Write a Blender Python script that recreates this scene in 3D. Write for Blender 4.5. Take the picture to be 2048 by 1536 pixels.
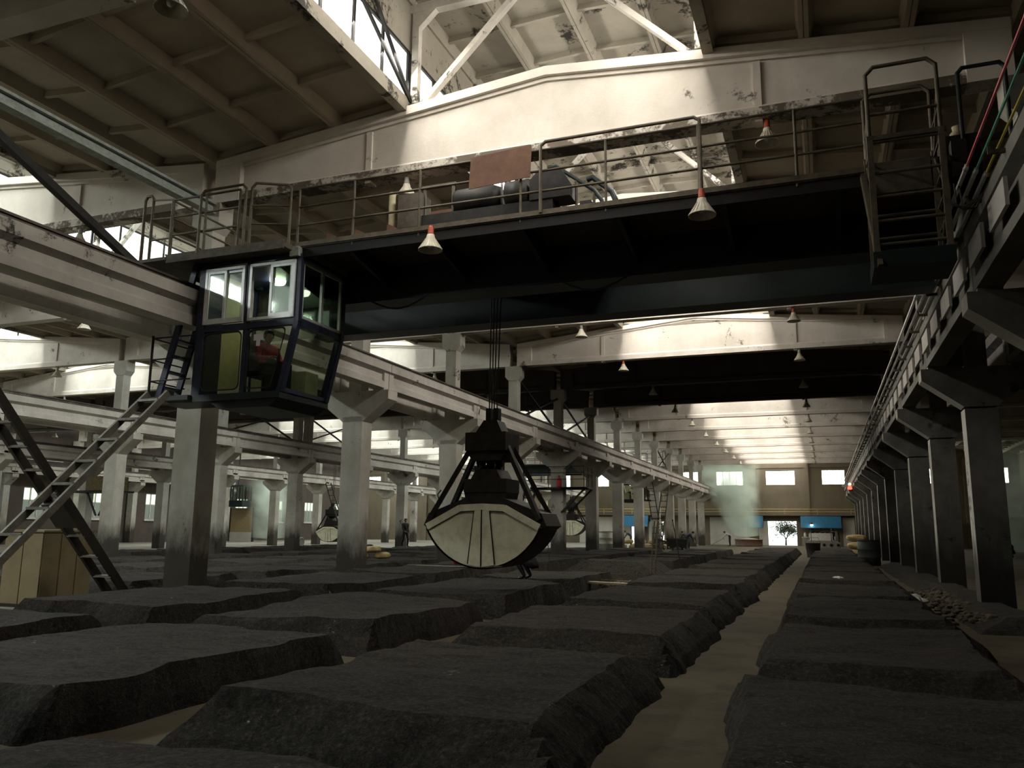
import bpy, bmesh, math, random
from mathutils import Vector, Matrix, noise

for o in list(bpy.data.objects):
    bpy.data.objects.remove(o, do_unlink=True)
scene = bpy.context.scene
COL = scene.collection

# ------------------------------------------------------------------ camera
H = 1.5146
FPX = 1633.38
CR = Vector((0.93574069, 0.35255971, 0.00953992))
CU = Vector((0.05255402, -0.16613047, 0.98470236))
CF = Vector((-0.34875125, 0.92092471, 0.17398347))
cam_data = bpy.data.cameras.new('camera')
cam_data.sensor_fit = 'HORIZONTAL'
cam_data.sensor_width = 36.0
cam_data.lens = FPX / 2048.0 * 36.0
cam_data.clip_start = 0.05
cam_data.clip_end = 600.0
cam = bpy.data.objects.new('camera', cam_data)
COL.objects.link(cam)
M = Matrix(((CR.x, CU.x, -CF.x), (CR.y, CU.y, -CF.y), (CR.z, CU.z, -CF.z))).to_4x4()
M.translation = Vector((0.0, 0.0, H))
cam.matrix_world = M
scene.camera = cam

# ------------------------------------------------------------------ world: overcast daylight
world = bpy.data.worlds.new('overcast_sky')
scene.world = world
world.use_nodes = True
wbg = world.node_tree.nodes['Background']
wbg.inputs['Color'].default_value = (0.90, 0.97, 0.96, 1)
wbg.inputs['Strength'].default_value = 2.4

SKYLIGHT = 3.0           # radiance of the panes of the roof monitors
DAY_W = 430.0            # daylight falling in through one bay of monitor glazing
WINDOW = 9.0             # radiance of the daylit wall windows

# ------------------------------------------------------------------ view
scene.view_settings.view_transform = 'Standard'
scene.view_settings.look = 'None'
scene.view_settings.gamma = 1.0
scene.view_settings.use_curve_mapping = False
scene.view_settings.exposure = 0.0
scene.cycles.use_denoising = True
scene.cycles.max_bounces = 8
scene.cycles.diffuse_bounces = 5
scene.cycles.glossy_bounces = 3
scene.cycles.transmission_bounces = 4
scene.cycles.transparent_max_bounces = 12
scene.cycles.volume_bounces = 1
scene.cycles.volume_step_rate = 4.0
scene.cycles.volume_max_steps = 96
scene.cycles.use_adaptive_sampling = True
scene.cycles.adaptive_threshold = 0.03
scene.cycles.adaptive_min_samples = 16
scene.cycles.sample_clamp_indirect = 6.0
scene.cycles.caustics_reflective = False
scene.cycles.caustics_refractive = False

# ------------------------------------------------------------------ hall grid
XL, XR = -11.59, 3.10            # main hall column rows
SPAN = XR - XL
Y0, BAY = 12.906, 6.0            # first roof beam in view, bay length
YE = Y0 + 13 * BAY               # end wall
YB = Y0 - 4 * BAY                # wall behind the camera
ROWS = [XL - 3 * SPAN, XL - 2 * SPAN, XL - SPAN, XL, XR]
MON_BAYS = (-1, 0, 1, 2, 5, 6, 7, 8, 9, 10, 11, 12)     # bays whose roof carries a glazed monitor
XW0, XW1 = ROWS[0] - 0.75, XR + SPAN
ZB = 8.05                        # underside of roof beams
_O = 'first second third fourth fifth sixth seventh eighth ninth tenth eleventh twelfth thirteenth fourteenth fifteenth sixteenth seventeenth eighteenth nineteenth'.split()
_T = {2: 'twent', 3: 'thirt', 4: 'fort', 5: 'fift'}
ORD = _O + [(_T[n // 10] + 'ieth') if n % 10 == 0 else _T[n // 10] + 'y-' + _O[n % 10 - 1] for n in range(20, 60)]

HALLS = [('main aisle', (XL + XR) / 2), ('second hall from right', (XL + XR) / 2 - SPAN), ('third hall from right', (XL + XR) / 2 - 2 * SPAN),
         ('leftmost hall', (XL + XR) / 2 - 3 * SPAN), ('dark rightmost hall', (XL + XR) / 2 + SPAN)]
MON = 2.85                           # monitor half width


def monitor_bays(hi):
    if hi == 4: return ()
    return ((-3, -2) if hi == 1 else ()) + MON_BAYS


# daylight coming down through the glazing of the roof monitors
for hi, (hn, mid) in enumerate(HALLS):
    for k in monitor_bays(hi):
        for s in (-1, 1):
            ld = bpy.data.lights.new('daylight', 'AREA')
            ld.shape = 'RECTANGLE'
            ld.size = 5.6
            ld.size_y = 0.85
            ld.energy = DAY_W * (1.0 if hi == 0 else (2.2 if k < -1 else 0.95))  # unseen bays behind the camera boosted as added fill for the near left
            ld.color = (1.0, 0.95, 0.87) if hi == 0 else (0.93, 1.0, 0.96)
            lo = bpy.data.objects.new('daylight', ld)
            COL.objects.link(lo)
            d = Vector((-s * math.cos(math.radians(38)), 0, -math.sin(math.radians(38))))
            ax, az = Vector((0, 1, 0)), -d
            ay = az.cross(ax)
            mm = Matrix((ax, ay, az)).transposed().to_4x4()
            mm.translation = Vector((mid + s * (MON - 0.10), Y0 + (k + 0.5) * BAY, 10.12 if hi == 0 else 10.5))
            lo.matrix_world = mm


def proj(p):
    d = Vector(p) - Vector((0, 0, H))
    z = d.dot(CF)
    if z < 0.2:
        return None
    return 1024 + FPX * d.dot(CR) / z, 768 - FPX * d.dot(CU) / z


def in_view(pts, m=60):
    """whether the place is one the photograph could show (used only to leave out unseen repeats)"""
    xs = [proj(p) for p in pts]
    xs = [q for q in xs if q]
    if not xs:
        return False
    return max(q[0] for q in xs) > -m and min(q[0] for q in xs) < 2048 + m and \
        max(q[1] for q in xs) > -m and min(q[1] for q in xs) < 1536 + m


# ------------------------------------------------------------------ mesh helper
class MB:
    def __init__(s):
        s.v = []; s.f = []; s.sm = []; s.mi = []; s.cur = 0

    def add(s, vs, fs, smooth=False):
        n = len(s.v)
        s.v += [tuple(p) for p in vs]
        for f in fs:
            s.f.append(tuple(i + n for i in f)); s.sm.append(smooth); s.mi.append(s.cur)
        return s

    def box(s, x0, x1, y0, y1, z0, z1):
        vs = [(x0, y0, z0), (x1, y0, z0), (x1, y1, z0), (x0, y1, z0), (x0, y0, z1), (x1, y0, z1), (x1, y1, z1), (x0, y1, z1)]
        return s.add(vs, [(3, 2, 1, 0), (4, 5, 6, 7), (0, 1, 5, 4), (1, 2, 6, 5), (2, 3, 7, 6), (3, 0, 4, 7)])

    def bar(s, p0, p1, w, h, up=(0, 0, 1)):
        p0, p1 = Vector(p0), Vector(p1)
        d = (p1 - p0).normalized()
        upv = Vector(up)
        if abs(d.dot(upv)) > 0.98:
            upv = Vector((0, 1, 0))
        sx = d.cross(upv).normalized() * (w / 2)
        sz = sx.cross(d).normalized() * (h / 2)
        vs = []
        for p in (p0, p1):
            vs += [p - sx - sz, p + sx - sz, p + sx + sz, p - sx + sz]
        return s.add(vs, [(0, 3, 2, 1), (4, 5, 6, 7), (0, 1, 5, 4), (1, 2, 6, 5), (2, 3, 7, 6), (3, 0, 4, 7)])

    def tube(s, pts, r, n=8, cap=True):
        pts = [Vector(p) for p in pts]
        rs = r if isinstance(r, (list, tuple)) else [r] * len(pts)
        rings = []
        prev = None
        for i, p in enumerate(pts):
            if i == 0: d = pts[1] - p
            elif i == len(pts) - 1: d = p - pts[i - 1]
            else: d = (pts[i + 1] - p).normalized() + (p - pts[i - 1]).normalized()
            d.normalize()
            if prev is None:
                a = Vector((0, 0, 1)) if abs(d.z) < 0.9 else Vector((1, 0, 0))
                x = d.cross(a).normalized()
            else:
                x = (prev - d * prev.dot(d)).normalized()
            prev = x
            y = d.cross(x)
            rings.append([p + (x * math.cos(2 * math.pi * k / n) + y * math.sin(2 * math.pi * k / n)) * rs[i] for k in range(n)])
        vs = [v for ring in rings for v in ring]
        fs = []
        for i in range(len(pts) - 1):
            for k in range(n):
                a, b = i * n + k, i * n + (k + 1) % n
                fs.append((a, b, b + n, a + n))
        s.add(vs, fs, True)
        if cap:
            s.add(rings[0], [tuple(range(n))[::-1]])
            s.add(rings[-1], [tuple(range(n))])
        return s

    def lathe(s, prof, c=(0, 0, 0), n=16, axis='z'):
        vs, fs = [], []
        for r, z in prof:
            for k in range(n):
                a = 2 * math.pi * k / n
                if axis == 'z': q = (r * math.cos(a), r * math.sin(a), z)
                elif axis == 'x': q = (z, r * math.cos(a), r * math.sin(a))
                else: q = (r * math.cos(a), z, r * math.sin(a))
                vs.append((c[0] + q[0], c[1] + q[1], c[2] + q[2]))
        for i in range(len(prof) - 1):
            for k in range(n):
                a, b = i * n + k, i * n + (k + 1) % n
                fs.append((a, b, b + n, a + n))
        return s.add(vs, fs, True)

    def prism(s, poly, axis, a0, a1):
        """poly: list of 2D points; extruded along axis from a0 to a1"""
        def P(u, v, a):
            return {'x': (a, u, v), 'y': (u, a, v), 'z': (u, v, a)}[axis]
        n = len(poly)
        vs = [P(u, v, a0) for u, v in poly] + [P(u, v, a1) for u, v in poly]
        fs = [tuple(range(n))[::-1], tuple(range(n, 2 * n))]
        for i in range(n):
            j = (i + 1) % n
            fs.append((i, j, j + n, i + n))
        return s.add(vs, fs)

    def mesh(s, name, mats, origin=(0, 0, 0)):
        me = bpy.data.meshes.new(name)
        ox, oy, oz = origin
        me.from_pydata([(x - ox, y - oy, z - oz) for x, y, z in s.v], [], s.f)
        me.polygons.foreach_set('use_smooth', s.sm)
        for m in (mats if isinstance(mats, (list, tuple)) else [mats]):
            me.materials.append(m)
        me.polygons.foreach_set('material_index', s.mi)
        bm = bmesh.new(); bm.from_mesh(me)
        bmesh.ops.recalc_face_normals(bm, faces=bm.faces)
        bm.to_mesh(me); bm.free()
        me.update()
        return me

    def build(s, name, mats, parent=None, origin=None):
        """origin: world point that becomes the object's own origin"""
        if parent is not None:
            po = world_origin(parent)
            me = s.mesh(name, mats, po)
            o = bpy.data.objects.new(name, me)
            o.parent = parent
            o['_o'] = list(po)
        else:
            origin = origin or (0, 0, 0)
            me = s.mesh(name, mats, origin)
            o = bpy.data.objects.new(name, me)
            o.location = origin
            o['_o'] = list(origin)
        COL.objects.link(o)
        return o


def world_origin(o):
    return tuple(o['_o'])


def thing(name, label, cat, loc=(0, 0, 0), group=None):
    o = bpy.data.objects.new(name, None)
    o.empty_display_size = 0.2
    COL.objects.link(o)
    o.location = loc
    o['_o'] = list(loc)
    return tag(o, label, cat, group)


def tag(o, label=None, cat=None, group=None, kind=None):
    if label: o['label'] = label
    if cat: o['category'] = cat
    if group: o['group'] = group
    if kind: o['kind'] = kind
    return o


def copy_tree(o, parent=None, skip=()):
    c = o.copy()
    COL.objects.link(c)
    c.parent = parent
    for ch in list(o.children):
        if ch.name.split('.')[0] not in skip:
            copy_tree(ch, c, skip)
    return c


def inst(name, me, loc, parent=None, rot=None):
    o = bpy.data.objects.new(name, me)
    COL.objects.link(o)
    if parent is not None:
        po = world_origin(parent)
        o.parent = parent
        o.location = (loc[0] - po[0], loc[1] - po[1], loc[2] - po[2])
    else:
        o.location = loc
    if rot: o.rotation_euler = rot
    o['_o'] = list(loc)
    return o


# ------------------------------------------------------------------ materials
class NT:
    def __init__(s, name):
        s.m = bpy.data.materials.new(name)
        s.m.use_nodes = True
        s.t = s.m.node_tree
        s.n = s.t.nodes
        s.b = s.n['Principled BSDF']
        s.pos = s.n.new('ShaderNodeNewGeometry').outputs['Position']

    def link(s, a, b): s.t.links.new(a, b)

    def noise(s, scale, detail=4, rough=0.6, stretch=None, vec=None, dist=0.0):
        vec = vec or s.pos
        if stretch:
            mp = s.n.new('ShaderNodeMapping')
            mp.inputs['Scale'].default_value = stretch
            s.link(vec, mp.inputs['Vector']); vec = mp.outputs['Vector']
        nz = s.n.new('ShaderNodeTexNoise')
        nz.inputs['Scale'].default_value = scale
        nz.inputs['Detail'].default_value = detail
        nz.inputs['Roughness'].default_value = rough
        nz.inputs['Distortion'].default_value = dist
        s.link(vec, nz.inputs['Vector'])
        return nz.outputs['Fac']

    def ramp(s, fac, a, b):
        r = s.n.new('ShaderNodeMapRange')
        r.inputs['From Min'].default_value = a
        r.inputs['From Max'].default_value = b
        r.clamp = True
        s.link(fac, r.inputs['Value'])
        return r.outputs['Result']

    def math(s, op, a, b=None):
        m = s.n.new('ShaderNodeMath'); m.operation = op
        for i, q in enumerate((a, b)):
            if q is None: continue
            if isinstance(q, (int, float)): m.inputs[i].default_value = q
            else: s.link(q, m.inputs[i])
        return m.outputs[0]

    def mix(s, fac, a, b):
        m = s.n.new('ShaderNodeMix'); m.data_type = 'RGBA'
        if isinstance(fac, (int, float)): m.inputs[0].default_value = fac
        else: s.link(fac, m.inputs[0])
        for i, q in ((6, a), (7, b)):
            if isinstance(q, tuple): m.inputs[i].default_value = (*q, 1)
            else: s.link(q, m.inputs[i])
        return m.outputs[2]

    def z(s):
        sp = s.n.new('ShaderNodeSeparateXYZ'); s.link(s.pos, sp.inputs[0])
        return sp.outputs['Z']

    def bump(s, h, strength=0.4, dist=0.02):
        b = s.n.new('ShaderNodeBump')
        b.inputs['Strength'].default_value = strength
        b.inputs['Distance'].default_value = dist
        s.link(h, b.inputs['Height'])
        s.link(b.outputs['Normal'], s.b.inputs['Normal'])

    def done(s, col, rough=0.85, metal=0.0, spec=0.3):
        if isinstance(col, tuple): s.b.inputs['Base Color'].default_value = (*col, 1)
        else: s.link(col, s.b.inputs['Base Color'])
        if isinstance(rough, (int, float)): s.b.inputs['Roughness'].default_value = rough
        else: s.link(rough, s.b.inputs['Roughness'])
        s.b.inputs['Metallic'].default_value = metal
        s.b.inputs['Specular IOR Level'].default_value = spec
        return s.m


def concrete(name, base, dirt, patch=0.0, patch_col=(0.06, 0.055, 0.045), damp=None, scale=0.6, streak=0.5, bump=0.35):
    t = NT(name)
    big = t.ramp(t.noise(scale, 5, 0.65), 0.35, 0.7)
    col = t.mix(big, base, dirt)
    st = t.ramp(t.noise(2.2, 4, 0.6, (1, 1, 0.12)), 0.5, 0.75)
    col = t.mix(t.math('MULTIPLY', st, streak), col, dirt)
    sp = t.ramp(t.noise(14, 3, 0.7), 0.55, 0.8)
    col = t.mix(t.math('MULTIPLY', sp, 0.35), col, dirt)
    if patch:
        a = t.ramp(t.noise(0.9, 6, 0.75, dist=0.4), 0.64 - patch, 0.69 - patch)
        b = t.ramp(t.noise(5.0, 5, 0.75), 0.40, 0.50)
        col = t.mix(t.math('MULTIPLY', a, b), col, patch_col)
    if damp:
        h0, h1, dc = damp
        zz = t.math('ADD', t.z(), t.math('MULTIPLY', t.noise(2.5, 5, 0.7, (1, 1, 0.35)), -1.6))
        m = t.ramp(zz, h1 - 0.8, h0 - 0.8)
        col = t.mix(t.math('MULTIPLY', m, 0.92), col, dc)
    t.bump(t.noise(25, 6, 0.7), bump, 0.01)
    return t.done(col, 0.9)


def plain(name, col, col2=None, rough=0.6, metal=0.0, scale=6.0, lo=0.4, hi=0.7, bump=0.0, spec=0.3):
    t = NT(name)
    c = col
    if col2 is not None:
        c = t.mix(t.ramp(t.noise(scale, 5, 0.7), lo, hi), col, col2)
    if bump: t.bump(t.noise(scale * 5, 5, 0.7), bump, 0.01)
    return t.done(c, rough, metal, spec)


def emit(name, col, strength):
    m = bpy.data.materials.new(name)
    m.use_nodes = True
    n = m.node_tree.nodes
    n.remove(n['Principled BSDF'])
    e = n.new('ShaderNodeEmission')
    e.inputs['Color'].default_value = (*col, 1)
    e.inputs['Strength'].default_value = strength
    m.node_tree.links.new(e.outputs[0], n['Material Output'].inputs['Surface'])
    return m


def glass(name, tint, refl=0.12, rough=0.05):
    m = bpy.data.materials.new(name)
    m.use_nodes = True
    n = m.node_tree.nodes
    n.remove(n['Principled BSDF'])
    tr = n.new('ShaderNodeBsdfTransparent'); tr.inputs[0].default_value = (*tint, 1)
    gl = n.new('ShaderNodeBsdfGlossy'); gl.inputs['Roughness'].default_value = rough
    lw = n.new('ShaderNodeLayerWeight'); lw.inputs['Blend'].default_value = 0.5
    pw = n.new('ShaderNodeMath'); pw.operation = 'POWER'; pw.inputs[1].default_value = 4.0
    m.node_tree.links.new(lw.outputs['Facing'], pw.inputs[0])
    ad = n.new('ShaderNodeMath'); ad.operation = 'MULTIPLY_ADD'; ad.inputs[1].default_value = 0.6; ad.inputs[2].default_value = refl
    m.node_tree.links.new(pw.outputs[0], ad.inputs[0])
    mx = n.new('ShaderNodeMixShader')
    m.node_tree.links.new(ad.outputs[0], mx.inputs[0])
    m.node_tree.links.new(tr.outputs[0], mx.inputs[1])
    m.node_tree.links.new(gl.outputs[0], mx.inputs[2])
    m.node_tree.links.new(mx.outputs[0], n['Material Output'].inputs['Surface'])
    return m


M_BEAM = concrete('whitewashed_beam', (0.66, 0.61, 0.54), (0.47, 0.43, 0.37), 0.025, (0.13, 0.115, 0.09), streak=0.45)
M_ROOF = concrete('roof_slab', (0.40, 0.345, 0.27), (0.29, 0.245, 0.185), 0.0, scale=0.4)
M_MONITOR = concrete('monitor_slab', (0.31, 0.28, 0.225), (0.20, 0.18, 0.14), 0.10, (0.035, 0.03, 0.022), scale=0.4)
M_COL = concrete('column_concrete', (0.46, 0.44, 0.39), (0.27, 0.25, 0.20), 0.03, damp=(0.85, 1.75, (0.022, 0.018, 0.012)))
M_COLD = concrete('shade_dark_column_concrete', (0.15, 0.145, 0.128), (0.07, 0.066, 0.058), 0.04, (0.03, 0.03, 0.026), damp=(0.8, 2.4, (0.014, 0.012, 0.009)), scale=1.2)  # shade on the right-row columns put into a darker concrete colour
M_BEAMD = concrete('shade_dark_beam', (0.10, 0.085, 0.07), (0.06, 0.05, 0.042))  # shade of the unglazed bays painted into the beam colour
M_FRAME = concrete('mouldy_frame', (0.44, 0.41, 0.36), (0.28, 0.26, 0.22), 0.14, (0.04, 0.036, 0.028), scale=1.5)
M_FLANGE = concrete('peeling_flange', (0.16, 0.13, 0.10), (0.09, 0.075, 0.055), 0.16, (0.52, 0.48, 0.42))
M_CBEAM = concrete('crane_beam_concrete', (0.54, 0.51, 0.46), (0.33, 0.30, 0.26), 0.03)
M_CBEAMD = concrete('shade_dark_runway_concrete', (0.22, 0.21, 0.185), (0.11, 0.105, 0.092), 0.03)  # right-hand shade put into a darker copy of the runway concrete
M_WALL = concrete('plaster_wall', (0.20, 0.168, 0.118), (0.14, 0.117, 0.082), 0.0, scale=0.3)
M_WHITEWALL = concrete('white_painted_wall', (0.62, 0.60, 0.54), (0.45, 0.43, 0.38), 0.0, scale=0.4)
M_BRICK = concrete('brick_wall', (0.088, 0.066, 0.054), (0.06, 0.05, 0.043), 0.0, scale=0.8)
M_STEEL = plain('dark_steel', (0.016, 0.017, 0.017), (0.035, 0.03, 0.025), 0.55, 0.3)
M_GREEN = plain('crane_green_paint', (0.014, 0.024, 0.025), (0.008, 0.012, 0.012), 0.45, 0.0, 1.5)
M_BLUE = plain('cabin_blue_paint', (0.024, 0.032, 0.062), (0.013, 0.016, 0.026), 0.45)
M_RAILING = plain('worn_yellow_railing', (0.12, 0.10, 0.068), (0.06, 0.05, 0.037), 0.6, 0.2)
M_RUST = plain('rusty_sheet', (0.17, 0.095, 0.062), (0.11, 0.06, 0.042), 0.8, 0.1, 3)
M_TIE = plain('grey_green_steel', (0.36, 0.40, 0.36), (0.22, 0.24, 0.21), 0.6, 0.2)
M_RAIL = plain('crane_rail_steel', (0.085, 0.07, 0.06), (0.20, 0.18, 0.15), 0.5, 0.4, 2, 0.5, 0.72)
M_ALU = plain('white_aluminium', (0.62, 0.64, 0.64), (0.50, 0.51, 0.50), 0.4, 0.2)
M_GLASS = glass('cabin_glass', (0.80, 0.86, 0.78), 0.05)
M_GLASS_D = glass('dusty_glass', (0.80, 0.82, 0.62), 0.05, 0.25)
M_SKY = emit('daylit_glazing', (1.0, 0.965, 0.90), SKYLIGHT)
M_SKY_D = emit('dirty_daylit_glazing', (0.93, 1.0, 0.95), SKYLIGHT * 0.8)
M_WIN = emit('daylit_window', (0.95, 1.0, 0.88), WINDOW)
M_WIN_D = emit('dirty_daylit_window', (0.85, 1.0, 0.80), 0.22)
M_WIN_G = emit('green_daylit_window', (0.80, 1.0, 0.72), 1.4)

# ================================================================== floor
def floor_mat():
    t = NT('floor_concrete')
    c = t.mix(t.ramp(t.noise(0.5, 5, 0.65), 0.35, 0.7), (0.085, 0.069, 0.039), (0.052, 0.042, 0.024))
    c = t.mix(t.ramp(t.noise(1.6, 6, 0.75), 0.50, 0.72), c, (0.030, 0.025, 0.017))
    c = t.mix(t.ramp(t.noise(20, 4, 0.7), 0.60, 0.75), c, (0.04, 0.035, 0.025))
    # the left halls' brighter light is put into a paler floor colour
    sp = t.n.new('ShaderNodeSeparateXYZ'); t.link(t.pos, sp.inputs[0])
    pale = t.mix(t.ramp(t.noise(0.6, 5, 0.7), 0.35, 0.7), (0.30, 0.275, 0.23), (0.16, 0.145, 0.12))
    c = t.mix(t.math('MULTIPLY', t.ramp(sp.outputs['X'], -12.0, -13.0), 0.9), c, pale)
    t.bump(t.noise(18, 6, 0.7), 0.4, 0.01)
    return t.done(c, 0.85, 0.0, 0.25)


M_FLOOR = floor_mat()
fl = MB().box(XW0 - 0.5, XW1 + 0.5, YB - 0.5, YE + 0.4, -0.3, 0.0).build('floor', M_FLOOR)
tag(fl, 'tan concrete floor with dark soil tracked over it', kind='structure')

# ================================================================== roof beams
MX = (XL + XR) / 2


def beam_top(x):                      # x relative to mid span
    return 9.66 - abs(x) * (9.66 - 8.96) / (SPAN / 2)


def roof_beam_mesh(part):
    h = SPAN / 2 - 0.16
    b = MB()
    def tops(dz): return [(h, beam_top(h) + dz), (0, beam_top(0) + dz), (-h, beam_top(-h) + dz)]
    if part == 'web':
        poly = [(-h, ZB + 0.2), (h, ZB + 0.2)] + tops(-0.1)
        b.prism(poly, 'y', -0.07, 0.07)
    elif part == 'top_flange':
        poly = [(-h, beam_top(h) - 0.17), (0, beam_top(0) - 0.17), (h, beam_top(h) - 0.17)] + tops(0)
        b.prism(poly, 'y', -0.2, 0.2)
        poly = [(-h, beam_top(h) - 0.24), (0, beam_top(0) - 0.24), (h, beam_top(h) - 0.24)] + tops(-0.16)
        b.prism(poly, 'y', -0.12, 0.12)
    elif part == 'bottom_flange':
        b.prism([(-0.17, ZB), (0.17, ZB), (0.17, ZB + 0.17), (0.07, ZB + 0.25), (-0.07, ZB + 0.25), (-0.17, ZB + 0.17)], 'x', -h, h)
    elif part == 'end_block':
        b.box(h - 0.62, h, -0.19, 0.19, ZB, beam_top(h) - 0.02)
    elif part == 'stiffener':
        b.box(-0.06, 0.06, -0.115, 0.115, ZB + 0.2, 9.3)
    return b.mesh(part, M_BEAM)


RB = {p: roof_beam_mesh(p) for p in ('web', 'top_flange', 'bottom_flange', 'end_block', 'stiffener')}


RBD = {}
for _p, _m in RB.items():
    RBD[_p] = _m.copy(); RBD[_p].materials[0] = M_BEAMD

RB0 = dict(RB)
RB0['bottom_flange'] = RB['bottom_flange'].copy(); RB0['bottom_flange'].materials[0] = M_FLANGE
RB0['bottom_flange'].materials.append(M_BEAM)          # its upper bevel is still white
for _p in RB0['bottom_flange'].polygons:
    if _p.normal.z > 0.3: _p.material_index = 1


def roof_beam(mid, y, label, RB=RB):
    t = thing('roof_beam', label, 'roof beam', (mid, y, 0), 'pitched concrete roof beams')
    for p in ('web', 'top_flange', 'bottom_flange'):
        inst(p, RB[p], (mid, y, 0), t)
    inst('end_block', RB['end_block'], (mid, y, 0), t)
    inst('end_block', RB['end_block'], (mid, y, 0), t, (0, 0, math.pi))
    for sx in (-3.6, 3.6):
        inst('stiffener', RB['stiffener'], (mid + sx, y, -0.25), t)
    return t


for hi, (hn, mid) in enumerate(HALLS):
    i = 0
    for k in range(-1, 13):
        y = Y0 + k * BAY
        if not in_view([(mid + sx * SPAN / 2, y, z) for sx in (-1, 0, 1) for z in (8.0, 9.6)], 0):
            continue
        if hi >= 3 and k > 9: continue
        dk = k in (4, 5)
        roof_beam(mid, y, '%s concrete roof beam over the %s, %s from camera' % ('shade-darkened' if dk else 'whitewashed', hn, ORD[i]), RBD if dk else (RB0 if k == 0 else RB))
        i += 1

# ================================================================== roof: ribbed slabs, monitors with glazing
def slab_mesh(w, name, mat, ncross=4):
    """underside-ribbed precast panel, rib bottoms at z = 0; x along the width, y along the bay"""
    b = MB()
    b.box(-w / 2, w / 2, -2.995, 2.995, 0.24, 0.30)
    for s in (-1, 1):
        x0, x1 = sorted((s * (w / 2 - 0.005), s * (w / 2 - 0.075)))
        x2, x3 = sorted((s * (w / 2 - 0.005), s * (w / 2 - 0.14)))
        poly = [(x0, 0), (x1, 0), (x3 if s < 0 else x1, 0.24), (x0 if s < 0 else x2, 0.24)]
        b.prism(poly, 'y', -2.995, 2.995)
    for i in range(ncross + 1):
        y = -2.95 + 5.9 * i / ncross
        b.box(-w / 2 + 0.08, w / 2 - 0.08, y - 0.04, y + 0.04, 0.12, 0.24)
    return b.mesh(name, mat)


WS = (SPAN / 2 - MON) / 3
WM = 2 * MON / 4
SL_MAIN = slab_mesh(WS * 1.004, 'roof_slab', M_ROOF)
SL_MON = slab_mesh(WM, 'monitor_slab', M_MONITOR)
SLOPE = math.atan((9.66 - 8.96) / (SPAN / 2))

PANE = MB().box(-0.012, 0.012, -2.9, 2.9, 9.62, 10.58).mesh('glazing_pane', M_SKY)
PANE_D = MB().box(-0.012, 0.012, -2.9, 2.9, 9.62, 11.48).mesh('glazing_pane', M_SKY_D)


def bars_mesh(zt=10.6):
    b = MB()
    for i in range(7):
        y = -2.94 + 5.88 * i / 6
        b.box(-0.03, 0.03, y - 0.03, y + 0.03, 9.6, zt + 0.02)
    b.box(-0.035, 0.035, -2.97, 2.97, 9.57, 9.63)
    b.box(-0.035, 0.035, -2.97, 2.97, zt - 0.03, zt + 0.03)
    return b.mesh('glazing_bars', M_STEEL)


BARS = bars_mesh()
BARS_D = bars_mesh(11.5)
FASCIA_D = MB().box(-0.05, 0.05, -3, 3, 11.5, 11.62).mesh('fascia', M_MONITOR)
CURB = MB().box(-0.09, 0.09, -3, 3, 9.30, 9.58).mesh('kerb', M_MONITOR)
FASCIA = MB().box(-0.05, 0.05, -3, 3, 10.62, 11.62).mesh('fascia', M_MONITOR)
MON_TOP = 11.60
wn = 0
for hi, (hn, mid) in enumerate(HALLS):
    ce = bpy.data.objects.new('ceiling', None); COL.objects.link(ce)
    ce['_o'] = [0, 0, 0]
    tag(ce, 'ribbed concrete slab roof over the %s' % hn, kind='structure')
    hid = MB()
    for k in range(-4, 13):
        has_mon = k in monitor_bays(hi)
        yc = Y0 + (k + 0.5) * BAY
        seen = in_view([(mid + sx * SPAN / 2, yc + sy, z) for sx in (-1, 0, 1) for sy in (-3, 3) for z in (8.9, 11.5)], 200)
        for s in (-1, 1):
            for j in range(5 if not has_mon else 3):
                w = WS
                xr = SPAN / 2 - WS * (j + 0.5)
                z = beam_top(xr)
                if not has_mon and j > 2:
                    w = MON / 2
                    xr = MON - (j - 2.5) * w
                    z = beam_top(xr)
                if seen:
                    o = inst('roof_slab', SL_MAIN, (mid + s * xr, yc, z), ce, (0, s * SLOPE, 0))
                    if w != WS: o.scale.x = w / WS
                else:
                    hid.box(mid + s * xr - w / 2, mid + s * xr + w / 2, yc - 3, yc + 3, z + 0.22, z + 0.3)
        if not has_mon:
            continue
        for j in range(4):
            xm = -MON + WM * (j + 0.5)
            zz = MON_TOP + 0.12 - abs(xm) * 0.04
            if seen: inst('monitor_slab', SL_MON, (mid + xm, yc, zz), ce, (0, math.copysign(0.04, xm), 0))
            else: hid.box(mid + xm - WM / 2, mid + xm + WM / 2, yc - 3, yc + 3, zz + 0.22, zz + 0.3)
        for s in (-1, 1):
            wn += 1
            wd = bpy.data.objects.new('window_%d' % wn, None); COL.objects.link(wd)
            x = mid + s * (MON + 0.02)
            wd.location = (x, yc, 0); wd['_o'] = [x, yc, 0]
            tag(wd, 'bright roof monitor glazing on the %s side over the %s' % ('left' if s < 0 else 'right', hn), kind='structure')
            inst('pane', PANE if hi == 0 else PANE_D, (x, yc, 0), wd)
            inst('glazing_bars', BARS if hi == 0 else BARS_D, (x - s * 0.02, yc, 0), wd)
            inst('kerb', CURB, (x - s * 0.02, yc, 0), wd)
            inst('fascia', FASCIA if hi == 0 else FASCIA_D, (x, yc, 0), wd)
    if hid.f:
        hid.build('roof_slab', M_ROOF, ce)
    # gable ends of the monitors
    if hi != 4:
        for yy in (Y0 - BAY, Y0 + 3 * BAY, Y0 + 5 * BAY, YE):
            MB().box(mid - MON, mid + MON, yy - 0.1, yy + 0.1, 9.3, 12.0).build('monitor_gable', M_MONITOR, ce)

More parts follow.
